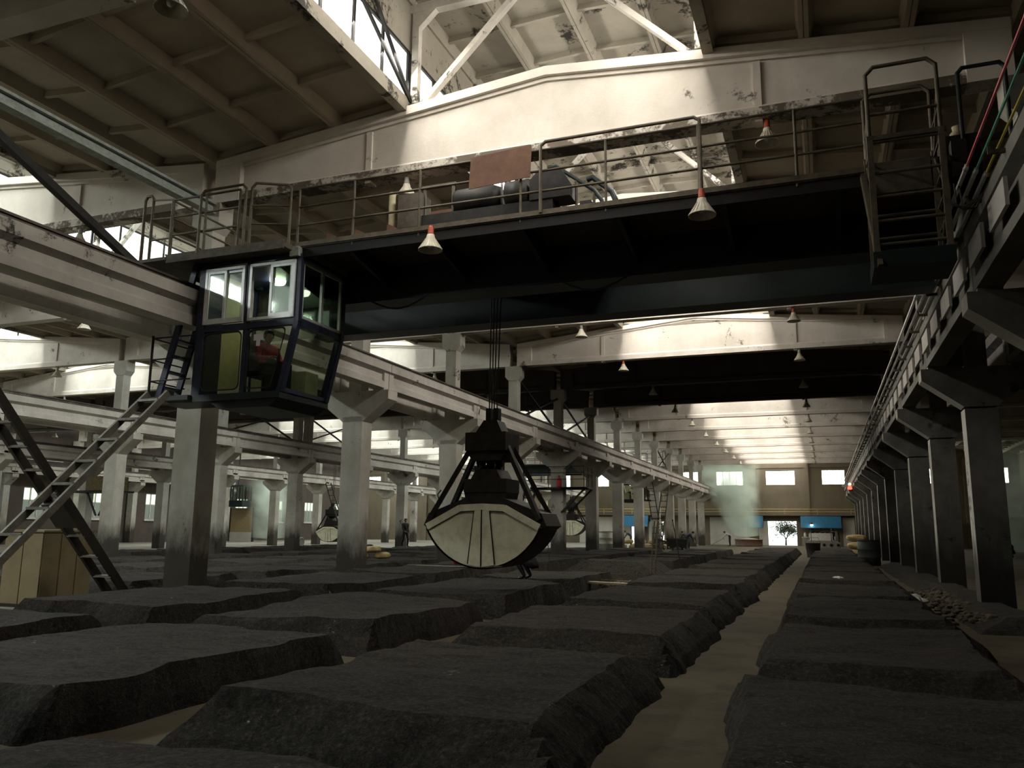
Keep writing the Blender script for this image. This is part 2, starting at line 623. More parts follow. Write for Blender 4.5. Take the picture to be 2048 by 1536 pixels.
# monitor frames standing on the beams
def monitor_frame(mid, y, label):
    t = thing('monitor_frame', label, 'roof frame', (mid, y, beam_top(MON)), 'monitor frames on the roof beams')
    zf = beam_top(MON)
    for s in (-1, 1):
        x = mid + s * (MON - 0.16)
        MB().box(x - 0.07, x + 0.07, y - 0.07, y + 0.07, zf, 11.45).build('post', M_FRAME, t)
        MB().prism([(x - s * 0.07, 11.1), (x - s * 0.42, 11.42), (x - s * 0.07, 11.42)], 'y', y - 0.07, y + 0.07).build('haunch', M_FRAME, t)
        MB().bar((x - s * 0.1, y, zf + 0.02), (mid + s * 0.55, y, 11.44), 0.1, 0.13, (0, 1, 0)).build('diagonal_strut', M_FRAME, t)
        MB().box(x - 0.16, x + 0.16, y - 0.14, y + 0.14, zf - 0.02, zf + 0.08).build('foot_plate', M_STEEL, t)
        br = MB()
        br.bar((x + s * 0.06, y, zf + 0.1), (x + s * 0.06, y - 3.0, 11.1), 0.05, 0.06)
        br.bar((x + s * 0.06, y, zf + 0.1), (x + s * 0.06, y - 1.6, 10.9), 0.05, 0.06)
        br.build('wind_brace', M_STEEL, t)
    MB().prism([(mid - MON, 11.42), (mid + MON, 11.42), (mid + MON, 11.58), (mid, 11.70), (mid - MON, 11.58)], 'y', y - 0.09, y + 0.09).build('top_chord', M_FRAME, t)
    return t


for hi, (hn, mid) in enumerate(HALLS[:3]):
    i = 0
    for k in range(0, 8 if hi == 0 else 4):
        y = Y0 + k * BAY
        if k in (4,): continue
        if not in_view([(mid + sx, y, z) for sx in (-MON, MON) for z in (9.4, 11.5)], 0): continue
        monitor_frame(mid, y, 'pale concrete roof monitor frame over the %s, %s from camera' % (hn, ORD[i])); i += 1

# ================================================================== columns
def column_mesh(part, side):
    b = MB()
    ct = 5.08 if side != 'right' else 4.86
    if part == 'shaft':
        b.box(-0.30, 0.30, -0.25, 0.25, 0, 4.40 if side != 'right' else 4.0)
    elif part == 'corbel':
        zb = ct - 0.80
        b.prism([(-0.30, zb - 0.02), (0.30, zb - 0.02), (1.05, ct - 0.24), (1.05, ct), (-1.05, ct), (-1.05, ct - 0.24)], 'y', -0.25, 0.25)
    elif part == 'corbel_wall':
        zb = ct - 0.80
        b.prism([(-0.30, zb - 0.02), (0.30, zb - 0.02), (1.05, ct - 0.24), (1.05, ct), (-0.30, ct)], 'y', -0.25, 0.25)
    elif part == 'upper_shaft':
        b.box(-0.19, 0.19, -0.19, 0.19, ct, 7.75)
    elif part == 'capital':
        b.prism([(-0.19, 7.45), (0.19, 7.45), (0.34, 7.62), (0.34, ZB), (-0.34, ZB), (-0.34, 7.62)], 'y', -0.21, 0.21)
    elif part == 'bearing_pad':
        for s in (-1, 1):
            b.box(s * 0.75 - 0.16, s * 0.75 + 0.16, -0.24, 0.24, ct, ct + 0.05)
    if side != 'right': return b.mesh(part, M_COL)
    me = b.mesh(part, [M_COLD, M_COL])          # aisle-side faces coloured as lit by the skylights, the others as shaded
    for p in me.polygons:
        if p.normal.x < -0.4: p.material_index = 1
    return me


CM = {}
def column(x, y, side, label):
    t = thing('concrete_column', label, 'column', (x, y, 0), 'concrete crane columns')
    for p in ('shaft', 'corbel_wall' if side == 'wall' else 'corbel', 'upper_shaft', 'capital', 'bearing_pad'):
        if p == 'bearing_pad' and side == 'wall': continue
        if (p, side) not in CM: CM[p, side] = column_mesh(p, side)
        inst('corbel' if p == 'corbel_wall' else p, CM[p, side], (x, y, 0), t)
    return t


ROWN = ['row against the brick wall', 'third row left of path', 'second row left of path', 'first row left of path', 'dark row right of path']
for ri, x in enumerate(ROWS):
    i = 0
    for k in range(-1, 13):
        y = Y0 + k * BAY
        if not in_view([(x + sx, y, z) for sx in (-1, 1) for z in (0, 4.4, 8)], 0): continue
        if ri == 0 and k > 9: continue
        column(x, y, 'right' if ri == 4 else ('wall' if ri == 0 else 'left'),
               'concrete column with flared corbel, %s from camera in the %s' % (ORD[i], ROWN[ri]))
        i += 1

# ================================================================== crane runway beams + rails
def runway_mesh(zb):
    b = MB()
    b.prism([(-0.17, zb), (0.17, zb), (0.17, zb + 0.16), (0.10, zb + 0.22), (0.10, 5.50), (0.24, 5.58), (0.24, 5.79), (-0.24, 5.79),
             (-0.24, 5.58), (-0.10, 5.50), (-0.10, zb + 0.22), (-0.17, zb + 0.16)], 'y', -2.985, 2.985)
    b.box(-0.17, 0.17, -2.985, -2.75, zb + 0.05, 5.7)
    b.box(-0.17, 0.17, 2.75, 2.985, zb + 0.05, 5.7)
    return b.mesh('runway_beam', M_CBEAM if zb > 5 else M_CBEAMD)


RW = runway_mesh(5.13)
RWR = runway_mesh(4.91)
LINES = [(ROWS[0] + 0.75, 'along the brick wall'), (ROWS[1] - 0.75, 'left of the third column row'), (ROWS[1] + 0.75, 'right of the third column row'),
         (ROWS[2] - 0.75, 'left of the second column row'), (ROWS[2] + 0.75, 'right of the second column row'),
         (ROWS[3] - 0.75, 'left of the first column row'), (ROWS[3] + 0.75, 'right of the first column row'),
         (ROWS[4] - 0.75, 'on the right edge of the main aisle'), (ROWS[4] + 0.75, 'behind the right columns')]
for li, (x, where) in enumerate(LINES):
    i = 0
    ys = []
    for k in range(-2, 13):
        yc = Y0 + (k + 0.5) * BAY
        if not in_view([(x, yc + sy, z) for sy in (-3, 0, 3) for z in (5, 6)], 0): continue
        if li == 0 and k > 8: continue
        o = inst('runway_beam', RW if li < 7 else RWR, (x, yc, 0))
        tag(o, 'concrete runway beam %s, %s span from camera' % (where, ORD[i]), 'beam', 'concrete crane runway beams')
        i += 1; ys.append(yc)
    if not ys: continue
    ya, yb = min(ys) - 3, max(ys) + 3
    r = MB().prism([(-0.16, 5.79), (0.16, 5.79), (0.16, 5.82), (0.05, 5.835), (0.03, 5.86), (0.03, 5.90), (0.06, 5.915), (0.06, 5.955), (-0.06, 5.955), (-0.06, 5.915), (-0.03, 5.90), (-0.03, 5.86), (-0.05, 5.835), (-0.16, 5.82)], 'y', ya, yb)
    rr = MB(); rr.add([(x + px, py, pz) for px, py, pz in r.v], r.f)
    ro = rr.build('crane_rail', M_RAIL, None, (x, ya, 5.79))
    tag(ro, 'brown steel crane rail %s' % where, 'rail')

# ================================================================== walls
def wall_panel(name, label, m, boxes):
    b = MB()
    for q in boxes: b.box(*q)
    o = b.build(name, m)
    tag(o, label, kind='structure')
    return o


def wall_with_holes(b, u0, u1, z0, z1, holes, put):
    """holes: (u0,u1,z0,z1); fills a wall rectangle around them using vertical strips"""
    us = sorted({u0, u1} | {h[0] for h in holes} | {h[1] for h in holes})
    for a, c in zip(us[:-1], us[1:]):
        mid = (a + c) / 2
        hs = sorted((h[2], h[3]) for h in holes if h[0] <= mid <= h[1])
        z = z0
        for q0, q1 in hs:
            if q0 > z: put(b, a, c, z, q0)
            z = max(z, q1)
        if z < z1: put(b, a, c, z, z1)


# --- end wall
holes = []
win_end = []
for hi, (hn, mid) in enumerate(HALLS):
    for dx, w in ((-5.05, 2.75), (0.15, 2.9), (5.36, 2.2)):
        win_end.append((mid + dx - w / 2, mid + dx + w / 2, 6.26, 7.78))
doors = [(-5.56, -2.69, 0.0, 2.52), (-20.1, -18.6, 0, 2.4), (-17.2, -15.9, 0, 2.4), (-31.0, -29.6, 0, 2.4)]
holes = win_end + doors
b = MB()
wall_with_holes(b, XW0, XW1, 0, 8.9, holes, lambda b, a, c, z0, z1: b.box(a, c, YE, YE + 0.3, z0, z1))
for hi, (hn, mid) in enumerate(HALLS):
    b.prism([(mid - SPAN / 2, 8.9), (mid + SPAN / 2, 8.9), (mid + SPAN / 2, 9.3), (mid, 9.98), (mid - SPAN / 2, 9.3)], 'y', YE, YE + 0.3)
we = b.build('wall_end', M_WALL)
tag(we, 'brown plastered end wall with high windows and doors', kind='structure')
for hi, (hn, mid) in enumerate(HALLS):
    for dx in (-2.5, 2.75):
        MB().box(mid + dx - 0.22, mid + dx + 0.22, YE - 0.22, YE + 0.02, 0, 8.9).build('pilaster', M_WALL, we)
    MB().box(mid - SPAN / 2 + 0.3, mid + SPAN / 2 - 0.3, YE - 0.12, YE + 0.02, 8.05, 8.35).build('ring_beam', M_WALL, we)
for (x0, x1, z0, z1) in win_end:
    wn += 1
    wd = bpy.data.objects.new('window_%d' % wn, None); COL.objects.link(wd)
    wd.location = ((x0 + x1) / 2, YE + 0.15, z0); wd['_o'] = list(wd.location)
    tag(wd, 'bright barred window high in the end wall', kind='structure')
    n = 4
    for i in range(n):
        a = x0 + (x1 - x0) * i / n; c = x0 + (x1 - x0) * (i + 1) / n
        MB().box(a + 0.02, c - 0.02, YE + 0.14, YE + 0.16, z0 + 0.04, z1 - 0.04).build('pane', M_WIN, wd)
    f = MB()
    f.box(x0, x1, YE + 0.10, YE + 0.2, z0, z0 + 0.05).box(x0, x1, YE + 0.10, YE + 0.2, z1 - 0.05, z1)
    for i in range(n + 1):
        a = x0 + (x1 - x0) * i / n
        f.box(max(x0, a - 0.025), min(x1, a + 0.025), YE + 0.10, YE + 0.2, z0, z1)
    f.build('window_frame', M_STEEL, wd)
MB().box(XW0, XW1, YB - 0.3, YB, 0, 12.0).build('wall_back', M_WALL)
tag(bpy.data.objects['wall_back'], 'plain plastered wall behind the camera', kind='structure')

# --- left brick wall with windows and real bricks where they can be told apart
xw = XW0 + 0.25
wins = []
for k in range(1, 13):
    yc = Y0 + (k + 0.5) * BAY
    wins.append((yc - 0.95, yc + 0.95, 1.95, 4.25))
    wins.append((yc - 2.0, yc + 2.0, 6.4, 7.3))
b = MB()
wall_with_holes(b, YB, YE + 0.3, 0, 9.4, wins, lambda b, a, c, z0, z1: b.box(xw - 0.3, xw, a, c, z0, z1))
wl = b.build('wall_left', M_BRICK)
tag(wl, 'dark red brick wall with tall windows at the far left', kind='structure')
for (y0, y1, z0, z1) in wins:
    if not in_view([(xw, y0, z0), (xw, y1, z1)], 30): continue
    wn += 1
    wd = bpy.data.objects.new('window_%d' % wn, None); COL.objects.link(wd)
    wd.location = (xw - 0.15, (y0 + y1) / 2, z0); wd['_o'] = list(wd.location)
    tag(wd, 'greenish lit window in the left brick wall', kind='structure')
    n = 3 if z0 < 5 else 6
    for i in range(n):
        a = y0 + (y1 - y0) * i / n; c = y0 + (y1 - y0) * (i + 1) / n
        if z0 < 5:
            zm = z0 + 0.58 * (z1 - z0)
            MB().box(xw - 0.17, xw - 0.15, a + 0.03, c - 0.03, z0 + 0.05, zm - 0.03).build('pane', M_WIN_D, wd)
            MB().box(xw - 0.17, xw - 0.15, a + 0.03, c - 0.03, zm + 0.03, z1 - 0.05).build('pane', M_WIN_G, wd)
        else:
            MB().box(xw - 0.17, xw - 0.15, a + 0.03, c - 0.03, z0 + 0.05, z1 - 0.05).build('pane', M_WIN, wd)
    f = MB()
    for zz in ((z0, z0 + 0.58 * (z1 - z0) - 0.04, z1 - 0.07) if z0 < 5 else (z0, z1 - 0.07)):
        f.box(xw - 0.2, xw - 0.06, y0, y1, zz, zz + 0.07)
    for i in range(n + 1):
        a = y0 + (y1 - y0) * i / n
        f.box(xw - 0.2, xw - 0.06, max(y0, a - 0.04), min(y1, a + 0.04), z0, z1)
    f.build('window_frame', M_WHITEWALL, wd)
    MB().box(xw - 0.02, xw + 0.12, y0 - 0.1, y1 + 0.1, z0 - 0.1, z0).build('window_sill', M_WHITEWALL, wd)
# --- right wall of the dark hall
MB().box(XW1, XW1 + 0.3, YB, YE, 0, 9.4).build('wall_right', M_WALL)
tag(bpy.data.objects['wall_right'], 'plastered wall on the far side of the dark right hall', kind='structure')

# ================================================================== bridge crane
XLR, XRR = ROWS[3] + 0.75, ROWS[4] - 0.75       # its rails
YN = 11.5                                        # near edge of the walkway
ZW = 6.38                                        # walkway level
CRANE_O = (MX, 13.6, 5.93)
M_DUSTY = plain('dusty_steel', (0.10, 0.085, 0.065), (0.05, 0.042, 0.034), 0.75, 0.1)
M_MOTOR = plain('dark_machine_paint', (0.010, 0.011, 0.010), (0.028, 0.023, 0.018), 0.6, 0.1)
M_BLACKC = plain('black_channel', (0.006, 0.007, 0.007), (0.010, 0.010, 0.009), 0.7)  # near-black colour for the channel under the walkway edge
M_INTERIOR = plain('cabin_interior_panel', (0.58, 0.55, 0.34), (0.46, 0.43, 0.27), 0.7)
M_SEAT = plain('black_vinyl', (0.015, 0.015, 0.016), None, 0.5)
M_CREAM = plain('cream_paint', (0.46, 0.42, 0.27), (0.36, 0.31, 0.19), 0.6)


def railing(parent, pts, h=1.07, posts=None, mat=None, r=0.02, mids=(0.38, 0.70), name='railing', loop_ends=False):
    """one handrail run along pts (floor level points): rails and posts"""
    mat = mat or M_RAILING
    b = MB()
    V = [Vector(p) for p in pts]
    for i in range(len(V) - 1):
        for hh in (h,) + tuple(h * m for m in mids):
            b.tube([V[i] + Vector((0, 0, hh)), V[i + 1] + Vector((0, 0, hh))], r, 6)
    rail = b.build(name, mat, parent)
    pm = posts or 1.5
    for i in range(len(V) - 1):
        n = max(1, round((V[i + 1] - V[i]).length / pm))
        for j in range(n + (1 if i == len(V) - 2 else 0)):
            p = V[i].lerp(V[i + 1], j / n)
            MB().tube([p, p + Vector((0, 0, h))], r * 1.15, 6).build('railing_post', mat, parent)
    return rail


def build_crane(label):
    t = thing('bridge_crane', label, 'crane', CRANE_O, 'bridge cranes')
    x0, x1 = XLR + 0.35, XRR - 0.35
    # two box girders with flanges
    for yg in (13.0, 15.2):
        g = MB()
        g.box(x0, x1, yg, yg + 0.42, 5.73, ZW - 0.08)
        gd = g.build('girder', M_GREEN, t)
        MB().box(x0, x1, yg - 0.06, yg + 0.48, 5.68, 5.73).build('bottom_flange', M_GREEN, gd)
        MB().box(x0, x1, yg - 0.05, yg + 0.47, ZW - 0.08, ZW - 0.04).build('top_flange', M_GREEN, gd)
        MB().box(x0 + 0.2, x1 - 0.2, yg + 0.18, yg + 0.25, ZW - 0.04, ZW + 0.05).build('trolley_rail', M_RAIL, gd)
    # end carriages with wheels
    for x in (XLR, XRR):
        e = MB().box(x - 0.2, x + 0.2, 12.2, 16.4, 6.0, 6.34)
        ec = e.build('end_carriage', M_GREEN, t)
        for yw in (12.55, 16.05):
            MB().lathe([(0.0, -0.09), (0.2, -0.09), (0.2, 0.09), (0.0, 0.09)], (x, yw, 6.12), 20, 'x').build('wheel', M_STEEL, ec)
            s = -1 if yw < 14 else 1
            MB().lathe([(0.0, 0.0), (0.09, 0.02), (0.1, 0.12), (0.06, 0.2), (0.0, 0.22)] if s > 0 else [(0.0, -0.22), (0.06, -0.2), (0.1, -0.12), (0.09, -0.02), (0.0, 0.0)], (x, yw + s * 0.35, 6.17), 14, 'y').build('buffer', M_STEEL, ec)
    # walkways on both outer sides
    w = MB().box(x0 - 0.1, x1 + 0.1, YN, 13.0, ZW - 0.05, ZW)
    wk = w.build('walkway', M_DUSTY, t)
    sk = MB().box(x0 - 0.1, x1 + 0.1, YN - 0.02, YN + 0.02, ZW - 0.03, ZW + 0.05)
    sk.build('kick_plate', M_RAILING, wk)
    MB().box(x0 - 0.1, x1 + 0.1, YN + 0.02, YN + 0.06, ZW - 0.22, ZW - 0.05).build('edge_channel', M_BLACKC, wk)
    n = 9
    for i in range(n):
        x = x0 + (x1 - x0) * i / (n - 1)
        MB().prism([(YN + 0.06, ZW - 0.05), (13.0, ZW - 0.05), (13.0, ZW - 0.5), (YN + 0.06, ZW - 0.22)], 'x', x - 0.03, x + 0.03).build('bracket', M_GREEN, wk)
    w2 = MB().box(x0 - 0.1, x1 + 0.1, 15.62, 16.5, ZW - 0.05, ZW).build('rear_walkway', M_DUSTY, t)
    # front railing, in two levels of posts
    xs = [-8.45, -7.32, -6.05, -4.25, -2.86, -1.45, -0.1, 0.86]
    b = MB()
    for hh in (1.07, 0.72, 0.38):
        b.tube([(-8.45, YN + 0.03, ZW + hh), (0.86, YN + 0.03, ZW + hh)], 0.02, 6)
    b.build('railing', M_RAILING, t)
    for x in xs:
        MB().tube([(x, YN + 0.03, ZW - 0.1), (x, YN + 0.03, ZW + 1.07)], 0.026 if x > -2 else 0.022, 6).build('railing_post', M_RAILING, t)
    # portal in the railing
    MB().tube([(-3.9, YN - 0.02, ZW), (-3.9, YN - 0.02, ZW + 1.12), (-3.82, YN - 0.02, ZW + 1.18), (-1.5, YN - 0.02, ZW + 1.18), (-1.42, YN - 0.02, ZW + 1.12), (-1.42, YN - 0.02, ZW)], 0.028, 8).build('portal_rail', M_RAILING, t)
    railing(t, [(x0, 16.45, ZW), (x1, 16.45, ZW)], 1.05, 1.6)
    # rusty guard sheet tied to the railing
    sh = MB()
    sh.prism([(-5.13, ZW + 0.56), (-4.07, ZW + 0.62), (-4.05, ZW + 1.16), (-5.1, ZW + 1.10)], 'y', YN - 0.035, YN - 0.02)
    s_ = sh.build('guard_sheet', M_RUST, t)
    tag(s_, 'rusty red sheet tied to the railing')
    # ---- trolley
    tr = MB().box(-7.0, -3.6, 13.05, 15.6, ZW + 0.12, ZW + 0.3).build('trolley_frame', M_MOTOR, t)
    for x in (-6.6, -4.0):
        for y in (13.22, 15.42):
            MB().lathe([(0, -0.05), (0.13, -0.05), (0.13, 0.05), (0, 0.05)], (x, y, ZW + 0.18), 14, 'y').build('trolley_wheel', M_STEEL, tr)
    for y in (13.75, 14.75):
        d = MB().lathe([(0, -0.75), (0.27, -0.75), (0.27, -0.7), (0.21, -0.69)] + [(0.21 + 0.015 * (i % 2), -0.69 + 0.046 * i) for i in range(31)] + [(0.27, 0.7), (0.27, 0.75), (0, 0.75)], (-5.2, y, ZW + 0.62), 18, 'x')
        d.build('rope_drum', M_STEEL, tr)
        MB().box(-4.4, -4.0, y - 0.26, y + 0.26, ZW + 0.3, ZW + 0.86).build('gearbox', M_MOTOR, tr)
        mo = MB().lathe([(0, -0.3), (0.16, -0.3), (0.19, -0.27), (0.19, 0.22), (0.15, 0.3), (0, 0.3)], (-6.5, y, ZW + 0.55), 16, 'x')
        for i in range(8):
            a = math.pi * 2 * i / 8
            mo.box(-6.72, -6.3, y + 0.19 * math.cos(a) - 0.012, y + 0.19 * math.cos(a) + 0.012, ZW + 0.55 + 0.19 * math.sin(a) - 0.012, ZW + 0.55 + 0.19 * math.sin(a) + 0.012)
        mo.build('motor', M_MOTOR, tr)
    MB().box(-6.95, -6.1, 13.1, 13.5, ZW + 0.3, ZW + 1.0).box(-6.9, -6.15, 13.08, 13.1, ZW + 0.36, ZW + 0.94).build('control_cabinet', M_RUST, tr)
    MB().prism([(-3.75, ZW + 0.3), (-3.3, ZW + 0.3), (-3.3, ZW + 0.5), (-3.55, ZW + 0.85), (-3.75, ZW + 0.85)], 'y', 13.2, 14.0).build('brake_housing', M_MOTOR, tr)
    MB().tube([(-4.05, 12.3, ZW + 1.12), (-3.9, 12.3, ZW + 1.13), (-3.25, 12.3, ZW + 0.62), (-3.12, 12.3, ZW + 0.42), (-3.1, 12.3, ZW)], 0.035, 8).build('stair_handrail', M_GREEN, t)
    MB().tube([(-3.45, 12.6, ZW + 0.95), (-3.35, 12.6, ZW + 0.98), (-3.02, 12.6, ZW + 0.68), (-2.96, 12.6, ZW + 0.52), (-2.96, 12.6, ZW)], 0.05, 8).build('stair_handrail', M_GREEN, t)
    for x in (-3.85, -3.55, -3.25):
        MB().tube([(x, 12.3, ZW), (x, 12.3, ZW + 1.1 - (x + 3.9) * 0.75)], 0.025, 6).build('railing_post', M_RAILING, t)
    # drive gear standing high behind the railing
    dg_ = MB().box(-6.6, -3.9, 12.1, 12.5, ZW + 0.28, ZW + 0.5).build('drive_bed', M_MOTOR, t)
    for x in (-6.5, -5.6, -4.7, -4.0):
        MB().box(x - 0.06, x + 0.06, 12.12, 12.48, ZW, ZW + 0.28).build('bed_leg', M_MOTOR, dg_)
    MB().lathe([(0, -0.42), (0.2, -0.42), (0.23, -0.38), (0.23, 0.3), (0.18, 0.42), (0, 0.42)], (-5.3, 12.3, ZW + 0.72), 16, 'x').build('motor', M_MOTOR, dg_)
    MB().lathe([(0, -0.2), (0.26, -0.2), (0.26, 0.2), (0, 0.2)], (-4.55, 12.3, ZW + 0.7), 18, 'x').build('brake_drum', M_MOTOR, dg_)
    MB().prism([(-4.3, ZW + 0.5), (-3.6, ZW + 0.5), (-3.6, ZW + 0.72), (-3.75, ZW + 0.98), (-4.15, ZW + 1.0), (-4.3, ZW + 0.85)], 'y', 12.08, 12.5).build('gearbox', M_MOTOR, dg_)
    MB().box(-6.75, -6.3, 12.05, 12.45, ZW + 0.3, ZW + 0.92).build('resistor_box', M_DUSTY, dg_)
    MB().tube([(-6.95, 12.2, ZW), (-6.95, 12.2, ZW + 1.05)], 0.06, 10).build('cable_drum_post', M_CREAM, dg_)
    fr4 = MB()
    for x in (-6.3, -5.75):
        fr4.bar((x, 12.2, ZW + 0.3), (x, 12.2, ZW + 1.05), 0.04, 0.04)
    fr4.bar((-6.35, 12.2, ZW + 1.05), (-5.7, 12.2, ZW + 1.05), 0.05, 0.06).build('frame', M_RAILING, dg_)
    for x in (-7.9, -7.35, -6.7):
        MB().prism([(x, ZW), (x + 0.2, ZW), (x + 0.2, ZW + 0.12), (x + 0.05, ZW + 0.2), (x, ZW + 0.2)], 'y', YN + 0.1, YN + 0.3).build('cable_clamp', M_RUST, t)
    # ---- hanging festoon of the power cable under the girder
    fe = MB()
    for i in (0, 3):
        xa = -7.8 + i * 1.25
        fe.tube([(xa + 1.25 * q / 6, 12.95, 5.72 - 0.22 * math.sin(math.pi * q / 6)) for q in range(7)], 0.018, 6)
    fe.build('festoon_cable', M_SEAT, t)
    # ---- end platform over the cabin (left)
    pl = MB().box(-11.0, -8.45, YN - 0.35, 13.0, ZW - 0.12, ZW - 0.04)
    pl.box(-11.0, -8.45, YN - 0.37, YN - 0.33, ZW - 0.16, ZW).build('end_platform', M_DUSTY, t)
    yy = YN - 0.33
    railing(t, [(-10.95, yy, ZW - 0.04), (-9.45, yy, ZW - 0.04)], 1.1, 0.75)
    railing(t, [(-10.98, yy, ZW - 0.04), (-10.98, 12.9, ZW - 0.04)], 1.1, 0.8)
    for (xa, ya, xb, yb) in ((-10.3, yy - 0.03, -9.3, yy - 0.03), (-9.2, yy, -8.55, yy + 0.25)):
        MB().tube([(xa, ya, ZW - 0.05), (xa, ya, ZW + 1.05), (xa + 0.08 * (1 if xb > xa else -1), ya, ZW + 1.13), (xb - 0.08, yb, ZW + 1.13), (xb, yb, ZW + 1.05), (xb, yb, ZW - 0.05)], 0.026, 8).build('portal_rail', M_RAILING, t)
    for (xa, xb) in ((-9.2, -8.55),):
        q = MB()
        for hh in (0.38, 0.72): q.tube([(xa, yy, ZW + hh), (xb, yy + 0.25, ZW + hh)], 0.018, 6)
        q.build('railing', M_RAILING, t)
    MB().tube([(-11.75, yy + 0.1, ZW), (-11.75, yy + 0.1, ZW + 1.2), (-11.7, yy + 0.1, ZW + 1.27), (-11.6, yy + 0.1, ZW + 1.27), (-11.55, yy + 0.1, ZW + 1.2), (-11.55, yy + 0.1, ZW)], 0.028, 8).build('portal_rail', M_RAILING, t)
    q = MB()
    for hh in (0.38, 0.8, 1.18): q.tube([(-11.55, yy + 0.1, ZW + hh), (-10.98, yy, ZW - 0.02 + hh * 0.93)], 0.018, 6)
    q.build('railing', M_RAILING, t)
    MB().box(-11.8, -11.0, yy - 0.05, 12.4, ZW - 0.1, ZW - 0.04).build('end_platform', M_DUSTY, t)
    # hangers down to the cabin
    for (x, y) in ((-10.2, YN + 0.1), (-8.5, YN + 0.1), (-8.5, 12.8), (-10.2, 12.8)):
        MB().box(x - 0.05, x + 0.05, y - 0.05, y + 0.05, 6.1, ZW - 0.05).build('cabin_hanger', M_GREEN, t)
    hb = MB().box(-8.5, -8.32, YN - 0.1, 13.0, 6.16, 6.33)
    hb.build('cabin_hanger', M_TIE, t)
    # ---- access cage hung at the right end
    ax0, ax1, ay0, ay1, az0, az1 = 0.80, 1.62, 10.75, 11.45, 4.95, 7.46
    cg = MB()
    for x in (ax0, ax1):
        for y in (ay0, ay1):
            cg.bar((x, y, az0), (x, y, 6.5), 0.07, 0.07)
    for y in (ay0, ay1):
        cg.tube([(ax0, y, 6.45), (ax0, y, az1 - 0.1), (ax0 + 0.1, y, az1), (ax1 - 0.1, y, az1), (ax1, y, az1 - 0.1), (ax1, y, 6.45)], 0.028, 8)
    cage = cg.build('access_cage', M_RAILING, t)
    for z in (5.05, 5.36, 5.68, 6.0, 6.42, 6.8):
        m = MB()
        for y in (ay0, ay1): m.tube([(ax0, y, z), (ax1, y, z)], 0.022, 6)
        for x in (ax0, ax1): m.tube([(x, ay0, z), (x, ay1, z)], 0.016, 6)
        m.build('cage_bar', M_RAILING, cage)
    for x in (ax0, ax1):
        m = MB()
        zz = [5.0, 5.7, 6.4, 7.1]
        for i in range(3):
            m.tube([(x, ay0 if i % 2 else ay1, zz[i]), (x, ay1 if i % 2 else ay0, zz[i + 1])], 0.014, 6)
        m.build('cage_lacing', M_RAILING, cage)
    MB().box(ax0 - 0.05, ax1 + 0.05, ay0 - 0.05, ay1 + 0.05, az0 - 0.2, az0).build('cage_floor', M_GREEN, cage)
    MB().box(ax0 - 0.02, ax1 + 0.06, ay0 - 0.03, ay0 + 0.01, 6.44, 6.5).build('cage_beam', M_DUSTY, cage)
    MB().box(ax0 + 0.05, ax1 - 0.05, ay1 - 0.02, ay1, 6.0, 6.42).build('cage_panel', M_DUSTY, cage)
    MB().bar((ax0 - 0.06, ay1 + 0.05, 6.3), (ax0 + 0.02, ay0 - 0.05, az0 - 0.2), 0.06, 0.1).build('cage_hanger', M_RAILING, cage)
    # current collector and junction gear at the right end
    MB().box(1.75, 2.2, 11.6, 12.1, 5.95, 6.75).box(1.82, 2.0, 11.4, 11.6, 6.1, 6.6).build('collector_box', M_MOTOR, t)
    MB().lathe([(0.0, 0), (0.07, 0.0), (0.09, 0.06), (0.05, 0.1), (0.06, 0.16), (0.0, 0.18)], (1.95, 11.7, 6.75), 12).build('insulator', M_CREAM, t)
    ca = MB()
    for i in range(4):
        ca.tube([(1.7 + 0.05 * i, 11.3, 5.95), (1.65 + 0.07 * i, 11.2, 5.7 - 0.05 * i), (1.85 + 0.05 * i, 11.15, 5.55), (2.1, 11.25, 5.75)], 0.014, 6)
    ca.build('collector_cable', M_DUSTY, t)
    MB().tube([(2.0, 11.6, ZW), (2.0, 11.6, ZW + 1.25), (2.06, 11.6, ZW + 1.32), (2.5, 11.6, ZW + 1.32), (2.56, 11.6, ZW + 1.25), (2.56, 11.6, ZW)], 0.03, 8).build('portal_rail', M_GREEN, t)
    return t


def rrect(u0, u1, v0, v1, r, n=4):
    pts = []
    for cx, cy, a0 in ((u1 - r, v1 - r, 0), (u0 + r, v1 - r, 90), (u0 + r, v0 + r, 180), (u1 - r, v0 + r, 270)):
        for i in range(n + 1):
            a = math.radians(a0 + 90 * i / n)
            pts.append((cx + r * math.cos(a), cy + r * math.sin(a)))
    return pts


